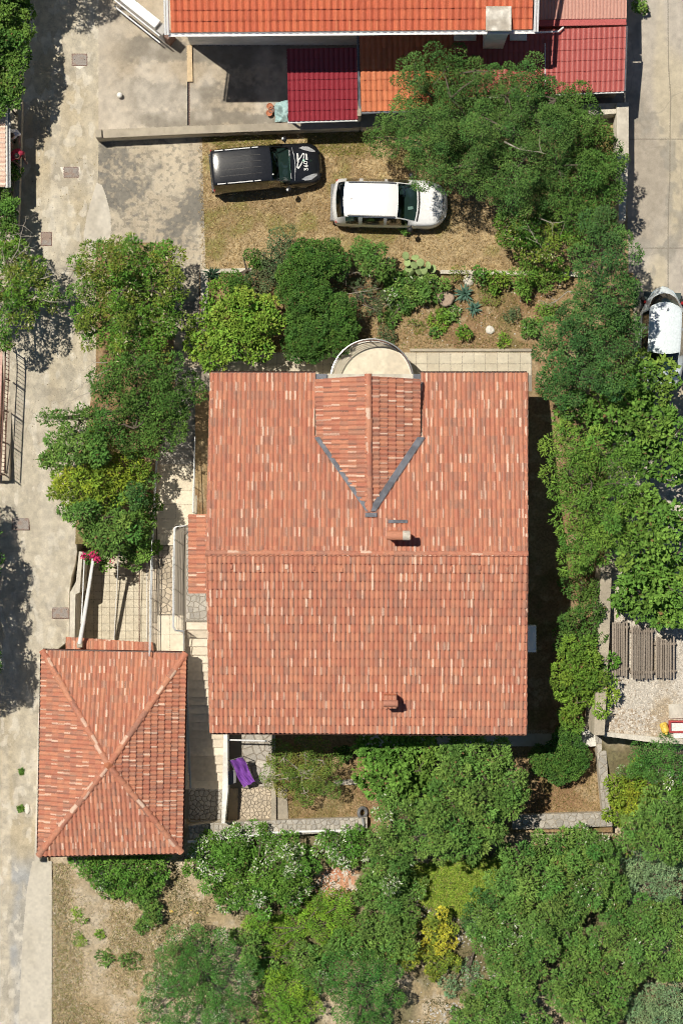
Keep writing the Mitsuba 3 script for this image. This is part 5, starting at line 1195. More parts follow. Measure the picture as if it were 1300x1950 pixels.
def plant(name, label, catg, sp, lobes, zg, group=None, dens=1.0, trunk=.07, bark='bark', bare=(), second=None):
    """lobes: (px, py, radius px, top height above ground)."""
    seed = 1000 + NL[0]; NL[0] += 1; r_ = np.random.default_rng(seed); k = thing(name, label, catg, group)
    zf = zg if callable(zg) else (lambda px, py: zg); L3 = []
    for px, py, rp, ht in lobes:
        z0 = zf(px, py); ra = rp * .0198; wild_ = group is None and sp in ('scrub', 'scrub2', 'juniper', 'carob') and ht > 1.5; ra, ht = (ra * .74, ht * 1.28) if wild_ else (ra, ht); rz = min(ra * (1.15 if wild_ else .9), ht * .52); zc = z0 + ht - rz; L3.append((P(px, py, zc + .35 * rz) * [1, 1, 0] + [0, 0, zc], ra * .87, rz))
    (mesh, col), C = foliage(L3, sp, r_, dens)
    tree = max(q[3] for q in lobes) > 1.9
    add(k + ('__crown' if tree else '__foliage'), mesh, 'leaf', color=col); NL.append(len(mesh.faces))
    ctr = np.mean([c for c, _, _ in L3], 0); z0 = zf(*px_of(ctr[0], ctr[1], zf(650, 975))); root = np.array([ctr[0], ctr[1], z0 - .1]); hgt = max(q[3] for q in lobes)
    fork = root + [r_.normal(0, .08), r_.normal(0, .08), .1 + hgt * .32]
    tb = [tube([root, (root + fork) / 2 + [r_.normal(0, .05), r_.normal(0, .05), 0], fork], [trunk * 1.25, trunk, trunk * .85], 9)]
    for c, ra, rz in L3:
        mid = (fork + c) / 2 + [r_.normal(0, .1), r_.normal(0, .1), -.05]; tb.append(tube([fork, mid, c - [0, 0, rz * .4], c + [0, 0, rz * .1]], [trunk * .6, trunk * .42, trunk * .25, trunk * .12], 6))
        near = C[np.linalg.norm((C - c) / [ra, ra, rz], axis=1) < 1.1]
        for q in near[r_.permutation(len(near))[:4]]: tb.append(tube([c - [0, 0, rz * .3], (c + q) / 2 + r_.normal(0, .05, 3), q], [trunk * .25, trunk * .17, trunk * .07], 5))
    add(k + ('__trunk' if tree else '__stem'), cat(tb), bark, 40)
    if bare:
        bb = []
        for pts, rad in bare:
            bb.append(tube([P(x, y, z) for x, y, z in pts], np.linspace(rad * .6, rad * .2, len(pts)), 6))
            for q in range(1, len(pts)):
                a_ = P(*pts[q])
                for _ in range(3):
                    e_ = a_ + np.append(r_.normal(0, .22, 2), abs(r_.normal(0, .12))); bb.append(tube([a_, (a_ + e_) / 2 + r_.normal(0, .03, 3), e_], [rad * .25, rad * .18, rad * .1], 5))
        add(k + '__bare_branches', cat(bb), 'bark_pale', 40)
    return k
W_ = lambda px, py: float(zwild(*P(px, py, -3.6)[:2]))
E_ = lambda px, py: float(zeast(P(px, py, -1.2)[1]))
S_ = lambda px, py: zp(py) + .06
# upper right
plant('acacia_tree', 'broad dark green fine-leaved tree spreading over the lean-to roofs and the white car nose', 'tree', 'acacia',
      [(790, 150, 42, 5.2), (850, 125, 48, 5.4), (905, 130, 40, 5.3), (860, 180, 60, 5.8), (790, 215, 55, 5.4), (735, 258, 36, 3.6), (830, 260, 62, 5.8), (920, 215, 62, 5.9), (965, 175, 55, 5.6), (1010, 165, 50, 5.5), (1060, 185, 42, 5.2),
       (980, 245, 62, 6.0), (1060, 240, 58, 5.8), (830, 318, 46, 4.6), (905, 310, 58, 5.2), (985, 315, 60, 5.4), (1060, 310, 58, 5.2), (940, 352, 34, 4.2), (1000, 375, 50, 4.4)], 0, trunk=.17,
      bare=[([(960, 270, 4.6), (990, 285, 5.0), (1030, 290, 5.3)], .05)])
plant('hedge_tree', 'olive green leafy tree filling the corner beside the concrete corner wall', 'tree', 'dark', [(1095, 205, 42, 4.2), (1125, 255, 50, 4.4), (1150, 300, 40, 4.2), (1120, 330, 50, 4.5), (1085, 370, 48, 4.2), (1150, 365, 38, 3.8), (1110, 410, 42, 3.8)], 0, trunk=.1)
plant('bare_twig_shrub', 'green shrub with pale bare twigs showing, at the lower edge of the big dark tree', 'shrub', 'loquat', [(985, 440, 38, 2.6), (1030, 425, 38, 2.8), (1045, 465, 34, 2.4), (1005, 475, 24, 2.0), (1075, 445, 30, 2.4)], 0,
      bare=[([(1000, 420, 2.3), (1010, 440, 2.9), (1022, 462, 2.9)], .03), ([(1025, 415, 2.4), (1050, 425, 3.0), (1075, 422, 3.1)], .03)])
plant('carob_tree', 'tall blue-green tree along the driveway between the corner wall and the parked small car', 'tree', 'carob', [(1150, 430, 46, 5.0), (1175, 480, 50, 5.2), (1130, 500, 44, 4.8), (1185, 545, 48, 5.0), (1135, 560, 46, 4.8), (1150, 605, 48, 5.0), (1185, 600, 30, 4.2)], 0, trunk=.14)
plant('spreading_tree', 'low spreading blue-green tree with a leaning pale branch over the cactus bed', 'tree', 'carob', [(1090, 610, 46, 3.6), (1055, 650, 44, 3.4), (1110, 665, 56, 4.2), (1070, 705, 46, 3.8), (1130, 720, 50, 4.2), (1172, 662, 48, 4.4), (1202, 634, 32, 4.0), (1165, 715, 42, 4.2), (1045, 735, 24, 2.6), (1085, 755, 36, 3.2)], 0, trunk=.12,
      bare=[([(1110, 560, 1.6), (1080, 555, 1.2), (1060, 572, .8), (1042, 580, .4)], .05)])
plant('fig_tree', 'large-leaved green fig tree at the right edge, just below the pale blue car', 'tree', 'fig', [(1125, 780, 46, 3.8), (1175, 760, 52, 4.2), (1225, 735, 44, 4.2), (1258, 722, 32, 3.8), (1195, 800, 52, 4.4), (1245, 795, 48, 4.2), (1280, 835, 46, 4.2), (1230, 850, 48, 4.2), (1270, 885, 34, 3.6)], -.3, trunk=.12)
plant('laurel_hedge', 'tall bright green narrow-leaved hedge running along the shaded right side of the large house', 'hedge', 'laurel', [(1070, 840, 36, 4.4), (1110, 865, 46, 4.8), (1150, 865, 42, 4.6), (1085, 905, 42, 4.8), (1130, 920, 52, 5.2), (1175, 920, 46, 4.8), (1205, 940, 36, 4.4), (1095, 965, 44, 4.8), (1145, 980, 50, 5.0), (1185, 985, 40, 4.6), (1110, 1025, 42, 4.6), (1150, 1030, 36, 4.2), (1098, 1064, 28, 3.6)], lambda x, y: E_(x, y) + .2, trunk=.1)
plant('large_fig_tree', 'large bright fig tree shading the slatted benches at the right edge', 'tree', 'fig', [(1225, 965, 36, 4.0), (1265, 985, 44, 4.2), (1215, 1020, 44, 4.2), (1262, 1045, 50, 4.6), (1300, 1050, 42, 4.4), (1215, 1080, 44, 4.2), (1265, 1105, 48, 4.4), (1300, 1120, 36, 4.2), (1225, 1130, 42, 3.8), (1255, 1165, 34, 3.0), (1198, 1135, 28, 3.0), (1280, 1165, 28, 3.0), (1180, 1150, 16, 1.6)], -.6, trunk=.13)
plant('dark_shrub', 'dark green shrub in the shade between the large house and the party wall', 'shrub', 'dark', [(1110, 1110, 32, 3.0), (1125, 1150, 26, 2.8), (1100, 1185, 38, 3.0), (1085, 1215, 28, 2.6), (1125, 1205, 28, 2.8)], E_)
plant('citrus_tree', 'glossy bright green citrus tree against the party wall below the dark shrub', 'tree', 'citrus', [(1100, 1255, 36, 3.6), (1140, 1255, 28, 3.4), (1090, 1295, 36, 3.6), (1130, 1300, 38, 3.8), (1145, 1330, 26, 3.4), (1100, 1340, 30, 3.2), (1090, 1365, 20, 2.6)], E_)
plant('round_shrub', 'rounded clipped green shrub in the lower garden beside the corner stone wall', 'shrub', 'box', [(1078, 1405, 24, 1.9), (1035, 1448, 30, 1.5), (1065, 1440, 34, 1.8), (1095, 1440, 28, 1.6), (1065, 1466, 28, 1.4), (1088, 1462, 22, 1.3)], -3.3, dens=1.3)
plant('garden_fig', 'yellow-green large-leaved tree touching the south eave of the large house', 'tree', 'fig', [(715, 1430, 36, 3.6), (755, 1425, 40, 3.9), (800, 1425, 36, 3.8), (712, 1472, 36, 3.4), (755, 1470, 42, 4.0), (798, 1470, 38, 3.8), (735, 1505, 32, 3.2), (818, 1500, 30, 3.2), (770, 1510, 22, 2.8)], -3.3, trunk=.11)
plant('garden_tree', 'deep green tree over the east stone wall beside the yellow-green large-leaved tree', 'tree', 'scrub2', [(865, 1430, 34, 3.8), (905, 1435, 36, 3.8), (950, 1445, 38, 3.8), (870, 1475, 38, 4.0), (925, 1485, 40, 4.0), (975, 1490, 32, 3.4), (855, 1520, 42, 4.0), (905, 1535, 42, 4.0), (960, 1530, 38, 3.6), (990, 1520, 26, 3.0), (830, 1560, 46, 4.0), (880, 1580, 46, 4.0), (930, 1575, 40, 3.6), (845, 1610, 44, 3.6), (900, 1615, 30, 3.2)], -3.4, trunk=.12)
plant('wall_tree', 'mid green bushy tree leaning over the west end of the rubble wall near the tyre', 'tree', 'scrub', [(735, 1545, 36, 3.4), (775, 1560, 42, 3.6), (745, 1590, 40, 3.4), (790, 1600, 42, 3.6), (760, 1630, 36, 3.0), (725, 1620, 28, 2.4)], -3.4, trunk=.1)
plant('reddish_shrub', 'feathery green and rust shrub beside the purple lounger court', 'shrub', 'reddish', [(540, 1445, 30, 2.2), (580, 1440, 34, 2.4), (615, 1450, 30, 2.2), (545, 1485, 34, 2.1), (590, 1485, 36, 2.3), (620, 1490, 26, 2.0), (580, 1512, 24, 1.7), (520, 1480, 20, 1.6)], -3.35, bark='bark_pale')
plant('small_weed', 'small green plant at the foot of the south wall right of the feathery shrub', 'plant', 'ivy', [(655, 1436, 11, .6), (645, 1432, 8, .4)], -3.3)
# left side
plant('loquat_tree', 'rounded tree with many cream flecks between the lane and the shaded steps', 'tree', 'loquat', [(200, 500, 40, 4.0), (250, 495, 44, 4.3), (300, 490, 36, 4.0), (325, 500, 26, 3.8), (185, 550, 44, 4.0), (235, 550, 50, 4.6), (290, 550, 50, 4.5), (325, 545, 34, 4.0), (180, 600, 40, 3.8), (230, 610, 48, 4.4), (285, 610, 46, 4.2), (320, 600, 30, 3.6), (240, 650, 36, 3.6), (290, 650, 30, 3.4), (155, 505, 18, 3.2), (170, 640, 20, 3.0)], S_, trunk=.13)
plant('shade_tree', 'dark green tree with bare grey twigs on its lane side, below the flecked tree', 'tree', 'dark', [(215, 720, 40, 3.8), (260, 705, 46, 4.2), (305, 710, 42, 4.0), (340, 735, 32, 3.6), (375, 745, 16, 3.2), (225, 765, 44, 4.0), (280, 765, 50, 4.3), (325, 780, 38, 3.8), (200, 805, 40, 3.8), (255, 815, 48, 4.2), (300, 825, 42, 3.8), (150, 800, 26, 3.2), (110, 800, 16, 2.8), (85, 795, 12, 2.6), (330, 815, 22, 3.2)], S_, trunk=.13,
      bare=[([(215, 700, 3.0), (185, 715, 3.2), (160, 730, 3.4), (140, 745, 3.3)], .03), ([(205, 690, 3.0), (180, 690, 3.3), (160, 705, 3.4)], .025), ([(190, 740, 3.0), (150, 755, 3.1), (125, 770, 3.0)], .025), ([(120, 800, 2.6), (90, 800, 2.7), (60, 785, 2.7)], .02)])
plant('leafy_shrub', 'pale-tipped green shrub on the lane side above the yellow-green bush', 'shrub', 'scrub2', [(120, 835, 34, 2.8), (150, 855, 38, 3.0), (105, 870, 28, 2.4), (180, 860, 32, 3.0), (85, 875, 16, 2.0)], S_)
plant('golden_bush', 'yellow-green bush in the middle of the lane-side planting', 'shrub', 'yellow', [(185, 875, 34, 3.0), (220, 905, 36, 3.1), (165, 910, 36, 3.0), (125, 925, 28, 2.6), (200, 940, 34, 2.9), (255, 890, 24, 2.8), (180, 830, 20, 3.0), (150, 945, 28, 2.6), (105, 935, 14, 2.2)], S_)
plant('dense_shrub', 'dense mid green shrub above the sunken patio end of the planting', 'shrub', 'scrub2', [(160, 985, 36, 2.6), (200, 985, 38, 2.7), (180, 1020, 36, 2.4), (215, 1035, 28, 2.0), (135, 975, 22, 2.0), (235, 1000, 30, 2.4), (255, 945, 24, 2.6)], S_)
plant('climber', 'tangled green climber hanging beside the walkway railing above the patio', 'plant', 'ivy', [(265, 1000, 30, 2.2), (270, 1045, 24, 1.6), (250, 1060, 20, 1.4), (285, 960, 20, 2.2), (285, 910, 16, 2.4), (180, 1058, 18, 1.2), (200, 1075, 12, .9)], lambda x, y: zp(y) if y < 1046 else -1.4)
plant('blue_shrub', 'small bluish green shrub tucked between the yellow-green bush and the railing', 'shrub', 'carob', [(255, 935, 22, 3.1), (262, 955, 18, 2.9)], S_)
plant('edge_tree', 'half bare tree with grey twigs at the left edge above the rust brown railing', 'tree', 'loquat', [(10, 490, 36, 3.6), (45, 520, 34, 3.6), (10, 545, 40, 3.8), (50, 570, 32, 3.4), (85, 545, 22, 3.2), (15, 600, 36, 3.6), (-25, 560, 50, 4.0), (105, 575, 14, 2.8), (8, 645, 20, 3.0)], 0, trunk=.11,
      bare=[([(20, 500, 3.0), (35, 475, 3.4), (40, 450, 3.7), (45, 430, 3.8)], .035), ([(30, 490, 3.0), (55, 470, 3.4), (60, 450, 3.6)], .03), ([(50, 530, 3.0), (85, 530, 3.3), (110, 520, 3.3)], .03), ([(55, 560, 3.0), (95, 575, 3.2), (130, 575, 3.1)], .03), ([(10, 505, 3.0), (5, 475, 3.4), (15, 450, 3.6)], .03)])
plant('ivy_hedge', 'bright ivy covered hedge along the top left edge', 'hedge', 'ivy', [(18, 5, 38, 3.6), (-20, 30, 44, 3.8), (28, 35, 28, 3.5), (12, 65, 36, 3.6), (-20, 90, 44, 3.6), (28, 70, 26, 3.4), (24, 100, 26, 3.3), (26, 128, 20, 3.2), (28, 150, 16, 3.1), (28, 172, 13, 3.0), (26, 192, 11, 2.8), (-5, 130, 24, 2.6), (-10, -40, 60, 4.0), (30, -20, 34, 3.6), (-8, 195, 22, 3.3), (-30, 185, 30, 3.6), (4, 170, 22, 3.0)], 0, dens=1.3)
plant('hedge_strip', 'low bright green hedge below the pale tiled roof corner', 'hedge', 'ivy', [(6, 372, 24, 2.3), (10, 392, 22, 2.4), (10, 415, 22, 2.4), (8, 440, 22, 2.4), (6, 465, 20, 2.4), (16, 385, 14, 2.0), (18, 425, 14, 2.0), (27, 330, 10, 1.4), (28, 308, 8, 1.2), (-12, 400, 20, 2.6)], 0)
plant('roadside_trees', 'row of trees left of the lane that throws jagged shade across it', 'tree', 'dark', [(-72, 1010, 44, 4.2), (-62, 1060, 44, 4.6), (-74, 1110, 44, 4.6), (-62, 1160, 44, 4.2), (-66, 1215, 44, 4.6), (-66, 1265, 46, 4.8), (-76, 1310, 38, 4.2), (-18, 1022, 14, 3.0), (-16, 1062, 15, 3.2), (-15, 1092, 12, 3.0), (-44, 985, 30, 3.4), (-46, 1090, 30, 3.8), (-46, 1190, 32, 3.8), (-46, 1240, 32, 4.0), (-44, 1290, 30, 3.8)], -2.0, trunk=.14, dens=1.5)
plant('overhanging_tree', 'tree above the top left of the picture whose shade falls on the lane', 'tree', 'dark', [(-10, -90, 44, 5.4), (40, -105, 44, 5.2), (85, -108, 40, 5.0), (10, -140, 56, 5.8)], 0, trunk=.14, dens=1.4)
plant('lemon_tree', 'bright yellow-green citrus tree at the corner of the tiled path', 'tree', 'lemon', [(425, 580, 34, 2.8), (465, 575, 32, 2.8), (500, 585, 26, 2.6), (400, 610, 32, 2.7), (440, 620, 40, 3.0), (485, 620, 34, 2.9), (515, 612, 20, 2.3), (385, 650, 24, 2.4), (420, 660, 32, 2.7), (465, 662, 30, 2.6), (410, 685, 20, 2.2), (495, 655, 20, 2.2)], 0, trunk=.09)
plant('clipped_shrub', 'large clipped dark green shrub of four rounded lobes north of the round balcony', 'shrub', 'box', [(585, 495, 40, 2.5), (620, 490, 38, 2.6), (560, 525, 34, 2.3), (640, 500, 28, 2.2), (575, 565, 40, 2.5), (600, 560, 32, 2.5), (550, 555, 24, 2.1), (575, 610, 36, 2.2), (585, 640, 42, 2.3), (565, 660, 28, 1.9), (598, 660, 28, 1.9), (645, 590, 32, 2.2), (648, 622, 36, 2.3), (640, 650, 28, 1.9)], 0, dens=1.25)
plant('greyish_shrub', 'sparse grey-green shrub at the lawn edge left of the clipped shrub', 'shrub', 'dull', [(500, 485, 20, 1.7), (535, 455, 22, 1.9), (545, 480, 22, 1.8), (525, 510, 24, 1.6), (505, 530, 26, 1.5), (480, 540, 22, 1.4)], 0)
plant('green_bush', 'fresh green small bush left of the sparse grey-green shrub', 'shrub', 'box', [(480, 488, 14, 1.3), (490, 500, 12, 1.2), (455, 545, 24, 1.3), (440, 530, 16, 1.1)], 0)
plant('twiggy_shrub', 'dry twiggy shrub between the clipped shrub and the prickly pear', 'shrub', 'dull', [(655, 540, 22, 1.4), (690, 545, 26, 1.5), (700, 580, 24, 1.3), (665, 575, 20, 1.2), (720, 570, 22, 1.1)], 0, dens=.55,
      bare=[([(640, 530, 1.0), (660, 520, 1.3), (680, 518, 1.4)], .02), ([(660, 560, 1.0), (690, 555, 1.2), (720, 550, 1.1)], .02), ([(690, 580, .9), (715, 590, 1.0), (740, 580, .9)], .02)])
plant('oleander', 'slender green shrub at the lawn edge below the white car', 'shrub', 'scrub', [(690, 470, 18, 1.4), (715, 480, 24, 1.7), (700, 505, 24, 1.6), (730, 505, 24, 1.6), (745, 525, 16, 1.2)], 0)
plant('bed_shrub', 'low dark green shrub around the prickly pear', 'shrub', 'scrub', [(755, 550, 22, .9), (785, 560, 24, 1.0), (760, 580, 22, .9), (805, 545, 24, 1.0), (830, 545, 18, .8), (745, 605, 16, .7), (775, 535, 18, .9)], 0)
for px, py, rp, ht, sp, lb in ((840, 600, 20, .8, 'citrus', 'bright green low bush just below the tree stump'), (881, 633, 12, .6, 'citrus', 'small round bright bush left of the lone white stone'), (828, 632, 10, .4, 'ivy', 'tiny weed between the low bush and the bed edging'), (862, 596, 14, .6, 'scrub', 'dull small bush between the stump and the lower rosette plant'),
                       (914, 528, 14, .9, 'ivy', 'leafy weed against the white kerb right of the upper rosette plant'), (948, 535, 18, 1.0, 'citrus', 'upright bright plant by the white kerb'), (935, 560, 18, .7, 'reddish', 'olive tuft below the upright bright plant'), (997, 525, 22, 1.5, 'laurel', 'narrow-leaved shrub on the white kerb, left one of a pair'),
                       (1000, 548, 18, 1.2, 'laurel', 'narrow-leaved shrub just below the kerb pair'), (1035, 528, 22, 1.3, 'laurel', 'narrow-leaved shrub on the white kerb, right one of a pair'), (1040, 590, 16, .8, 'laurel', 'small fresh shrub under the leaning pale branch'), (770, 436, 10, .5, 'ivy', 'small weed growing at the white car rear wheel'),
                       (975, 600, 13, .5, 'dull', 'dull tuft on the brown soil right of the lone white stone'), (1010, 625, 16, .6, 'scrub', 'dark tuft near the east end of the tiled path'), (795, 620, 14, .5, 'reddish', 'olive tuft on the soil above the round balcony'), (960, 650, 12, .4, 'broom', 'thin bright tuft at the bed edging, right part'), (1062, 520, 14, 1.0, 'citrus', 'bright shoot on the east end of the white kerb'), (870, 520, 14, .7, 'reddish', 'dry olive tuft below the white kerb, above the stump'), (735, 640, 16, .6, 'dull', 'dull weeds right of the clipped shrub by the balcony'), (1218, 8, 12, .9, 'ivy', 'small weed at the top of the driveway edge'), (41, 1469, 3.2, .05, 'ivy', 'upper weed growing in the lane joint'), (40, 1540, 3.6, .06, 'ivy', 'lower round weed in the lane beside the cream lump'), (150, 1745, 13, .14, 'broom', 'uppermost green weed on the pale dry ground beside the lane strip'), (152, 1790, 14, .16, 'broom', 'middle green weed on the pale dry ground beside the lane strip'), (190, 1780, 8, .1, 'broom', 'tiny weed right of the middle weed on the dry ground'), (200, 1825, 15, .16, 'scrub', 'lower green weed on the pale dry ground'), (250, 1830, 18, .35, 'dark', 'dark weed at the left foot of the needle-leaved bush')):
    plant('small_bush', lb, 'plant', sp, [(px, py, rp, ht)], (lambda x, y: zp(y)) if px < 100 else W_ if py > 1620 else 0, trunk=.02)
# the wild lot
WILD = [
 ('flowering_bush', 'white-flecked green bush against the south wall of the hipped roof building', 'snow', [(165, 1648, 28, 1.5), (205, 1650, 34, 1.8), (250, 1650, 36, 1.9), (290, 1648, 30, 1.7), (215, 1682, 28, 1.4), (250, 1690, 26, 1.3), (290, 1685, 20, 1.1), (195, 1690, 18, 1.0)]),
 ('flowering_shrub', 'broad white-flecked shrub below the white pipe, with the most white sprigs', 'snow', [(400, 1625, 34, 2.0), (445, 1615, 38, 2.3), (495, 1612, 38, 2.3), (545, 1615, 36, 2.2), (400, 1665, 36, 2.0), (450, 1660, 44, 2.5), (505, 1660, 42, 2.5), (560, 1655, 36, 2.2), (430, 1700, 38, 2.1), (490, 1705, 40, 2.2), (545, 1695, 36, 2.0), (370, 1650, 22, 1.5), (580, 1690, 20, 1.4)]),
 ('low_shrub', 'small white-flecked shrub below the tyre end of the pipe', 'snow', [(630, 1610, 30, 1.6), (670, 1605, 30, 1.6), (655, 1630, 26, 1.4), (690, 1625, 18, 1.2)]),
 ('leafy_scrub', 'dark leafy scrub right of the rust coloured dry patch', 'scrub', [(715, 1660, 30, 1.6), (750, 1680, 38, 1.8), (700, 1700, 28, 1.4), (785, 1700, 28, 1.4), (740, 1715, 30, 1.4)]),
 ('dark_tuft', 'narrow dark shrub on the bare ground under the flecked bush', 'scrub', [(280, 1715, 18, 1.0), (290, 1740, 18, .9), (270, 1765, 14, .7), (262, 1700, 16, .9)]),
 ('broom_patch', 'yellow-green broom in the middle of the wild lot', 'broom', [(495, 1765, 26, 1.2), (530, 1785, 30, 1.3), (570, 1760, 30, 1.4), (610, 1765, 30, 1.3), (650, 1755, 28, 1.3), (560, 1800, 26, 1.1), (520, 1820, 22, 1.1), (545, 1845, 22, 1.0), (605, 1730, 26, 1.2), (650, 1725, 26, 1.2)]),
 ('tall_scrub', 'mid green scrub between the broom and the golden flowering bush', 'scrub2', [(700, 1760, 34, 1.7), (740, 1770, 36, 1.8), (770, 1800, 30, 1.6), (690, 1800, 30, 1.6), (730, 1810, 32, 1.6), (770, 1755, 26, 1.4), (650, 1800, 28, 1.4)]),
 ('gorse_bush', 'golden yellow flowering bush in the wild lot', 'goldbush', [(835, 1755, 22, 1.4), (850, 1785, 26, 1.6), (835, 1815, 28, 1.6), (855, 1835, 22, 1.3), (830, 1850, 20, 1.2), (815, 1770, 16, 1.2)]),
 ('gorse_shrub', 'smaller golden sprigged bush left of the golden flowering bush', 'goldbush', [(765, 1810, 18, 1.2), (780, 1825, 18, 1.1), (758, 1822, 14, 1.0)]),
 ('juniper', 'dark needle-leaved bush at the bottom left of the wild lot', 'juniper', [(330, 1790, 34, 1.8), (375, 1795, 38, 2.0), (420, 1800, 38, 2.0), (320, 1840, 40, 2.0), (370, 1845, 46, 2.3), (420, 1850, 44, 2.2), (465, 1860, 38, 2.0), (300, 1890, 38, 1.8), (350, 1900, 46, 2.2), (405, 1905, 46, 2.2), (455, 1915, 40, 2.0), (340, 1950, 40, 1.9), (400, 1955, 40, 1.9), (285, 1930, 24, 1.3)]),
 ('grey_juniper', 'dull dark bush in the bottom centre of the wild lot', 'juniper', [(640, 1850, 36, 2.0), (690, 1845, 40, 2.2), (735, 1855, 36, 2.0), (650, 1895, 40, 2.1), (700, 1900, 44, 2.3), (745, 1905, 34, 1.9), (660, 1940, 38, 2.0), (710, 1950, 38, 2.0), (600, 1870, 28, 1.6)]),
 ('lime_shrub', 'lime green shrub at the bottom edge between the two dark bushes', 'broom', [(520, 1880, 30, 1.4), (560, 1890, 32, 1.5), (585, 1920, 28, 1.4), (530, 1925, 28, 1.4), (560, 1950, 28, 1.3), (500, 1950, 22, 1.2)]),
 ('green_scrub', 'mid green scrub between the broom and the dark needle-leaved bush', 'scrub2', [(470, 1795, 28, 1.5), (480, 1830, 28, 1.6), (590, 1830, 28, 1.5), (620, 1815, 24, 1.3), (505, 1855, 22, 1.4)]),
 ('oak_shrub', 'large dense tree south of the east stone wall, on the left of the thicket', 'scrub2', [(985, 1640, 44, 2.8), (1030, 1620, 40, 2.8), (1075, 1615, 38, 2.7), (960, 1680, 40, 2.5), (1010, 1680, 46, 3.0), (1060, 1665, 44, 3.0), (985, 1720, 38, 2.4)]),
 ('thicket_tree', 'dense tree south of the corner where the two stone walls meet', 'scrub', [(1110, 1610, 36, 2.6), (1140, 1625, 36, 2.7), (1105, 1655, 42, 3.0), (1150, 1670, 42, 3.0), (1120, 1705, 40, 2.8), (1170, 1710, 36, 2.6)]),
 ('sprigged_shrub', 'shrub with bright yellow sprigs right of the corner stone wall', 'yellow', [(1180, 1500, 28, 2.4), (1210, 1485, 26, 2.3), (1195, 1530, 30, 2.5), (1225, 1520, 26, 2.3), (1175, 1555, 22, 2.0), (1235, 1490, 20, 2.0)]),
 ('needle_tree', 'soft dark green tree by the red crate at the right edge', 'juniper', [(1235, 1430, 34, 2.8), (1270, 1430, 36, 3.0), (1215, 1460, 30, 2.5), (1255, 1470, 38, 3.0), (1295, 1465, 30, 2.8), (1190, 1475, 20, 2.0)]),
 ('glossy_tree', 'dense glossy tree at the right edge below the yellow sprigged shrub', 'scrub2', [(1215, 1570, 38, 3.0), (1255, 1545, 38, 3.1), (1290, 1570, 38, 3.0), (1235, 1605, 42, 3.1), (1280, 1615, 38, 3.0), (1195, 1605, 30, 2.4)]),
 ('white_sprig_shrub', 'shrub with white sprigs at the right edge beside the glossy tree', 'snow', [(1290, 1500, 26, 2.6), (1300, 1530, 24, 2.4), (1298, 1590, 14, 2.8)]),
 ('silver_shrub', 'silvery grey-green shrub at the right edge of the thicket', 'grey', [(1215, 1655, 34, 2.2), (1255, 1655, 34, 2.3), (1230, 1685, 34, 2.2), (1270, 1690, 26, 2.0), (1290, 1650, 20, 1.9)]),
 ('rounded_oak', 'rounded mid green tree in the centre of the thicket', 'scrub', [(1050, 1715, 40, 2.8), (1090, 1740, 40, 2.8), (1040, 1755, 40, 2.8), (1085, 1785, 38, 2.6), (1040, 1800, 38, 2.6), (1010, 1770, 34, 2.4)]),
 ('right_oak', 'broad dark tree at the right edge of the thicket below the silvery shrub', 'scrub', [(1180, 1760, 42, 3.0), (1230, 1745, 42, 3.0), (1275, 1745, 40, 3.0), (1200, 1800, 46, 3.1), (1250, 1795, 46, 3.2), (1295, 1800, 38, 3.0), (1145, 1785, 30, 2.4), (1225, 1840, 40, 2.8), (1280, 1850, 40, 2.8)]),
 ('lower_oak', 'dense green tree at the bottom right of the thicket', 'scrub2', [(1110, 1830, 42, 2.7), (1150, 1850, 42, 2.8), (1090, 1870, 42, 2.7), (1140, 1895, 44, 2.8), (1185, 1885, 36, 2.6), (1105, 1920, 42, 2.6), (1155, 1940, 40, 2.6), (1060, 1900, 34, 2.2)]),
 ('middle_oak', 'dense green tree left of the centre of the thicket, right of the golden bush', 'scrub', [(930, 1770, 36, 2.3), (970, 1760, 38, 2.5), (950, 1810, 42, 2.6), (995, 1815, 38, 2.5), (960, 1855, 40, 2.4), (1005, 1860, 38, 2.4), (1000, 1900, 34, 2.2)]),
 ('bottom_scrub', 'low dark scrub at the bottom edge left of the thicket', 'scrub', [(905, 1905, 34, 1.7), (945, 1900, 34, 1.8), (920, 1945, 36, 1.7), (970, 1945, 36, 1.8), (880, 1945, 22, 1.2), (1020, 1945, 32, 1.8)]),
 ('sage_shrub', 'pale sage shrub at the bottom right corner', 'grey', [(1250, 1910, 34, 2.0), (1285, 1905, 32, 2.0), (1265, 1945, 34, 1.9), (1220, 1935, 26, 1.7), (1300, 1940, 24, 1.8)]),
 ('sage_tuft', 'small pale sage plant beside the grassy clearing', 'grey', [(905, 1775, 18, .8), (915, 1755, 14, .7), (890, 1850, 20, .7), (860, 1880, 18, .6), (905, 1870, 16, .6)]),
 ('dusk_scrub', 'blue-green shrub at the lower edge of the grassy clearing', 'carob', [(925, 1735, 28, 1.4), (900, 1745, 22, 1.1), (945, 1715, 22, 1.3)]),
]
for nm, lb, sp, lobes in WILD: plant(nm, lb, 'shrub' if max(q[3] for q in lobes) < 2.6 else 'tree', sp, lobes, W_)

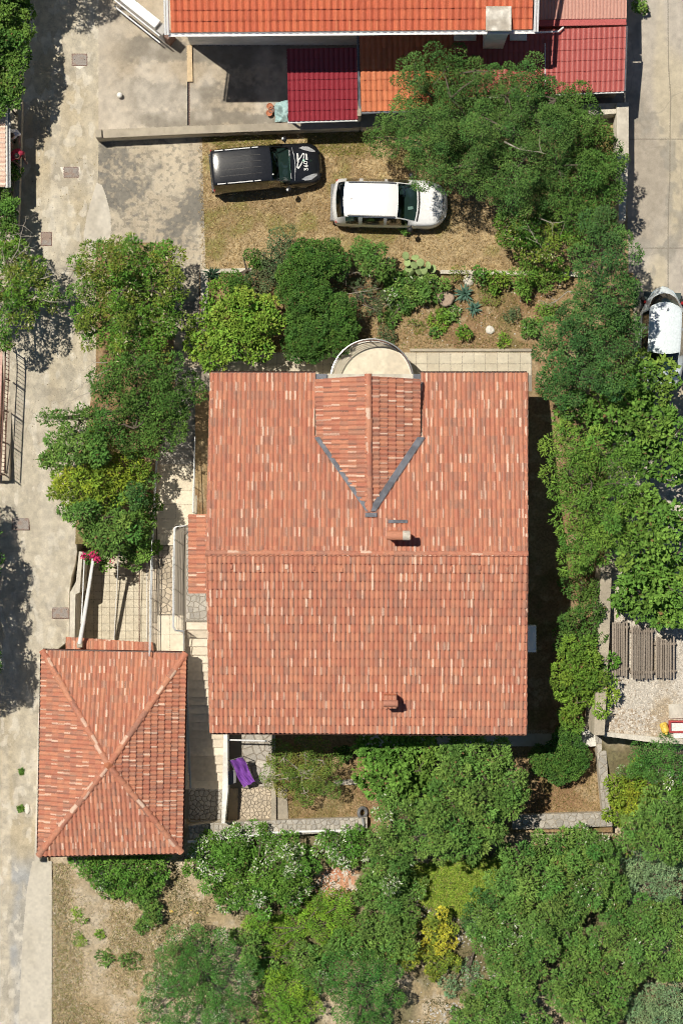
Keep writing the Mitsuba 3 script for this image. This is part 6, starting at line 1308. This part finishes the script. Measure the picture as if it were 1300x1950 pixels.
# rosette plants
def blades(px, py, z, n, L, w, seed, cols, up=.5):
    r_ = np.random.default_rng(seed); o = P(px, py, z + .1); Vs, Fs, Cs = [], [], []; k = 0
    for i in range(n):
        az = i * 2.39996 + r_.normal(0, .15); el = up * (1.25 - 1.1 * i / n) + r_.normal(0, .08); d = np.array([math.cos(az) * math.cos(el), math.sin(az) * math.cos(el), math.sin(el)]); s = np.array([-math.sin(az), math.cos(az), 0]); u_ = np.cross(d, s) * -1; LL = L * r_.uniform(.75, 1.1)
        c = np.array(cols[i % len(cols)]) * r_.uniform(.85, 1.15)
        rows_ = []
        for t_ in (0, .25, .5, .75, 1.0):
            p = o + d * LL * t_ + np.array([0, 0, -.18 * LL * t_ ** 2]); ww = w * (1 - t_ ** 1.8) * (.55 + .9 * t_ * (1 - t_) * 2)
            rows_.append([p + s * ww + u_ * ww * .35, p, p - s * ww + u_ * ww * .35])
        A_ = np.array(rows_).reshape(-1, 3); Vs.append(A_); Cs.append(np.repeat(c[None], 15, 0))
        for a_ in range(4):
            for b_ in range(2): q = k + a_ * 3 + b_; Fs += [[q, q + 1, q + 4], [q, q + 4, q + 3]]
        k += 15
    return trimesh.Trimesh(np.vstack(Vs), Fs, process=False), np.vstack(Cs)
for px, py, L, n, lb in ((884, 559, .52, 34, 'larger upper blue-green rosette plant right of the tree stump'), (901, 586, .42, 30, 'smaller lower blue-green rosette plant right of the tree stump'), (404, 522, .50, 40, 'dark spiky rosette plant at the lower end of the parking slab'), (768, 585, .34, 24, 'pale rosette plant inside the low dark shrub by the prickly pear')):
    k = thing('agave', lb, 'plant'); m, c = blades(px, py, .02, n, L, .045 if px != 404 else .03, int(px), [(.10, .20, .15), (.13, .24, .18)] if px != 404 else [(.05, .10, .06), (.07, .13, .08)], 1.1)
    add(k + '__leaves', m, 'leaf', color=c); q = P(px, py, .02); add(k + '__core', tube([[q[0], q[1], -.05], [q[0], q[1], .2]], [.06, .03], 7), 'bark')
k = thing('prickly_pear', 'pale green prickly pear cactus on the white kerb below the white car', 'cactus'); r_ = np.random.default_rng(5); Ms, Cc = [], []
pads = [(772, 487, .9), (775, 500, .8), (790, 490, .7), (788, 505, .9), (800, 500, 1.0), (796, 517, .8), (806, 515, .7), (815, 505, .9), (783, 520, .6), (800, 530, .6), (812, 527, .5), (824, 512, .6), (778, 512, .6)]
for x, y, z in pads:
    m = trimesh.creation.icosphere(2, .16); m.vertices *= [.75 + .3 * r_.random(), 1, .16]; m = xf(m, (trimesh.transformations.euler_matrix(r_.normal(0, .5), r_.normal(0, .5), r_.uniform(0, 6)))[:3, :3], P(x, y, z)); Ms.append(m); Cc.append(np.tile(np.array([.30, .40, .17]) * r_.uniform(.85, 1.15), (len(m.vertices), 1)))
add(k + '__pads', cat(Ms), 'petal', True, color=np.vstack(Cc)); add(k + '__stem', tube([P(795, 514, -.05), P(795, 510, .5)], [.10, .07], 8), 'bark_pale', 40)
# pink blossom at the pole ends
k = thing('pink_blossom', 'bright pink blossom at the ends of the pale poles', 'flowers'); ps, ds = [], []
for x, y, n, rr_ in ((160, 1059, 40, .10), (176, 1058, 60, .13), (184, 1064, 50, .12), (214, 1066, 12, .1)):
    ps.append(P(x, y, .02) + r_.normal(0, rr_ * .6, (n, 3)))
ps = np.vstack(ps); n = len(ps); m, c = leaf_mesh(ps, unit(r_.normal(size=(n, 3))), unit(r_.normal(size=(n, 3)) * .6 + [0, 0, 1]), np.full(n, .085), np.full(n, .07), np.array([.55, .05, .16]) * r_.uniform(.7, 1.3, (n, 1)))
add(k + '__petals', m, 'petal', color=c); add(k + '__stem', tube([P(170, 1058, -1.3), P(172, 1058, 0)], .015, 5), 'bark')

# ground cover: grasses and litter nobody could count
def scatter(poly_px, n, seed):
    r_ = np.random.default_rng(seed); pg = Polygon(poly_px); x0, y0, x1, y1 = pg.bounds; q = np.c_[r_.uniform(x0, x1, n * 3), r_.uniform(y0, y1, n * 3)]
    import shapely
    return q[shapely.contains_xy(pg, q[:, 0], q[:, 1])][:n], r_
def grass(name, label, poly_px, n, zf, cols, L, W, seed, lean=.9, thr=.0, sc=.9):
    q, r_ = scatter(poly_px, n, seed); k0 = .0200; X, Y = (q[:, 0] - 650) * k0, (975 - q[:, 1]) * k0
    Z = zf(X, Y); k_ = (ALT - Z) / FOC; X, Y = (q[:, 0] - 650) * k_, (975 - q[:, 1]) * k_; pos = np.stack([X, Y, Z], 1)
    if thr: pos = pos[meshkit.fbm(pos * sc + seed) > thr]
    n = len(pos); d = unit(np.c_[r_.normal(size=(n, 2)) * lean, np.abs(r_.normal(.6, .35, n))]); col = np.array(cols)[r_.integers(0, len(cols), n)] * r_.uniform(.7, 1.3, (n, 1))
    m, c = leaf_mesh(pos, d, unit(r_.normal(size=(n, 3)) * .5 + [0, 0, 1]), L * r_.uniform(.5, 1.4, n), W * r_.uniform(.7, 1.3, n), col, .1)
    k = add(name, m, 'leaf', color=c); stuff(k, label, 'grass'); return k
flat = lambda z: (lambda X, Y: np.full(len(X), z))
straw = [(.46, .33, .16), (.38, .26, .12), (.52, .41, .22), (.30, .21, .10), (.55, .46, .28)]
grass('dry_grass', 'dry straw coloured grass of the lawn around the two parked vehicles', [(380, 250), (700, 246), (1150, 240), (1180, 500), (1090, 512), (384, 512)], 27000, flat(.012), straw, .16, .018, 21, 1.3)
grass('green_grass', 'sparse green grass below the retaining wall behind the black van', [(395, 256), (700, 246), (700, 300), (560, 290), (420, 285)], 5000, flat(.012), [(.20, .22, .05), (.27, .27, .07), (.33, .27, .1)], .14, .018, 22, 1.2, .45)
grass('bed_weeds', 'thin brown and green weeds of the cactus bed', [(392, 524), (1110, 528), (1040, 664), (392, 664)], 15000, flat(.02), [(.34, .24, .12), (.24, .2, .07), (.42, .32, .18), (.15, .18, .05), (.28, .18, .09)], .13, .02, 23, 1.2, .30)
grass('garden_weeds', 'dry weeds of the lower garden behind the rubble wall', [(526, 1430), (1130, 1430), (1150, 1545), (526, 1560)], 12000, flat(-3.34), [(.38, .28, .14), (.3, .2, .1), (.44, .34, .19), (.2, .18, .06)], .14, .02, 24, 1.2, .3)
wz = lambda X, Y: zwild(X, Y)
grass('wild_dry_grass', 'dry pale grass of the wild lot beside the lane strip', [(102, 1645), (330, 1640), (400, 1740), (300, 1800), (250, 1960), (102, 1960)], 26000, wz, [(.56, .47, .30), (.48, .38, .22), (.62, .54, .38), (.36, .28, .15), (.24, .26, .09)], .17, .022, 25, 1.2, .26)
grass('meadow_grass', 'bright yellow-green long grass of the clearing between shrubs', [(770, 1650), (960, 1630), (950, 1720), (880, 1745), (800, 1720)], 10000, wz, [(.36, .50, .07), (.28, .43, .06), (.46, .50, .12), (.22, .36, .06)], .26, .024, 26, 1.0)
grass('undergrowth', 'dull green and brown undergrowth between the shrubs of the wild lot', [(340, 1620), (700, 1600), (960, 1620), (1330, 1560), (1330, 1965), (260, 1965), (300, 1800)], 42000, wz, [(.10, .10, .045), (.07, .085, .03), (.16, .14, .07), (.24, .2, .11), (.13, .13, .07)], .17, .028, 27, 1.0, .47)
def litter(name, label, poly_px, n, zf, cols, s, seed, thr=0.0):
    q, r_ = scatter(poly_px, n, seed); X, Y = (q[:, 0] - 650) * .02, (975 - q[:, 1]) * .02; Z = zf(X, Y); k_ = (ALT - Z) / FOC; pos = np.stack([(q[:, 0] - 650) * k_, (975 - q[:, 1]) * k_, Z], 1)
    if thr: pos = pos[meshkit.fbm(pos * 1.4 + seed) > thr]
    n = len(pos); base = trimesh.creation.icosphere(0, 1.0); sz = s * r_.uniform(.35, 1.3, n) ** 1.0
    V = pos[:, None] + (base.vertices[None] * r_.uniform(.6, 1.3, (n, len(base.vertices), 1))) * sz[:, None, None] * [1, 1, .6]; F = (base.faces[None] + (np.arange(n) * len(base.vertices))[:, None, None]).reshape(-1, 3)
    c = np.repeat(np.array(cols)[r_.integers(0, len(cols), n)] * r_.uniform(.8, 1.2, (n, 1)), len(base.vertices), 0)
    k = add(name, trimesh.Trimesh(V.reshape(-1, 3), F, process=False), 'petal', color=c); stuff(k, label, 'stones')
pale = [(.56, .50, .42), (.46, .40, .33), (.62, .58, .52), (.38, .30, .22)]
litter('pebbles', 'small pale stones strewn over the dry part of the wild lot', [(102, 1650), (330, 1700), (300, 1950), (102, 1960)], 1500, wz, pale, .035, 31, .42)
litter('rubble', 'pale rubble between shrubs of the wild lot', [(820, 1690), (960, 1850), (900, 1960), (780, 1960), (760, 1700)], 1600, wz, [(.5, .48, .45), (.42, .4, .37), (.58, .56, .54)], .05, 32, .46)
litter('rust_rubble', 'rust and white crumbs of the dry patch in the wild lot', [(600, 1690), (620, 1655), (655, 1648), (690, 1670), (680, 1705), (640, 1712), (605, 1708)], 900, wz, [(.55, .28, .18), (.5, .22, .13), (.6, .52, .46), (.62, .58, .54)], .045, 33)
litter('gravel_stones', 'loose stones along the south edge of the gravel yard', [(1150, 1340), (1250, 1360), (1250, 1400), (1150, 1396)], 700, flat(-.6), pale, .045, 34)
litter('yard_gravel', 'fine loose gravel of the yard at the right edge', [(1165, 1160), (1320, 1160), (1320, 1400), (1165, 1400)], 2600, flat(-.6), pale, .022, 35)
litter('bed_stones', 'small pale stones on the soil of the cactus bed', [(700, 530), (1080, 530), (1010, 660), (700, 660)], 420, flat(.02), pale, .028, 36)
litter('lane_grit', 'fine grit and fallen leaves along the lane', [(60, 300), (190, 300), (150, 700), (60, 900)], 500, lambda X, Y: zlane(Y), [(.3, .22, .12), (.4, .34, .24), (.18, .14, .08)], .018, 37)
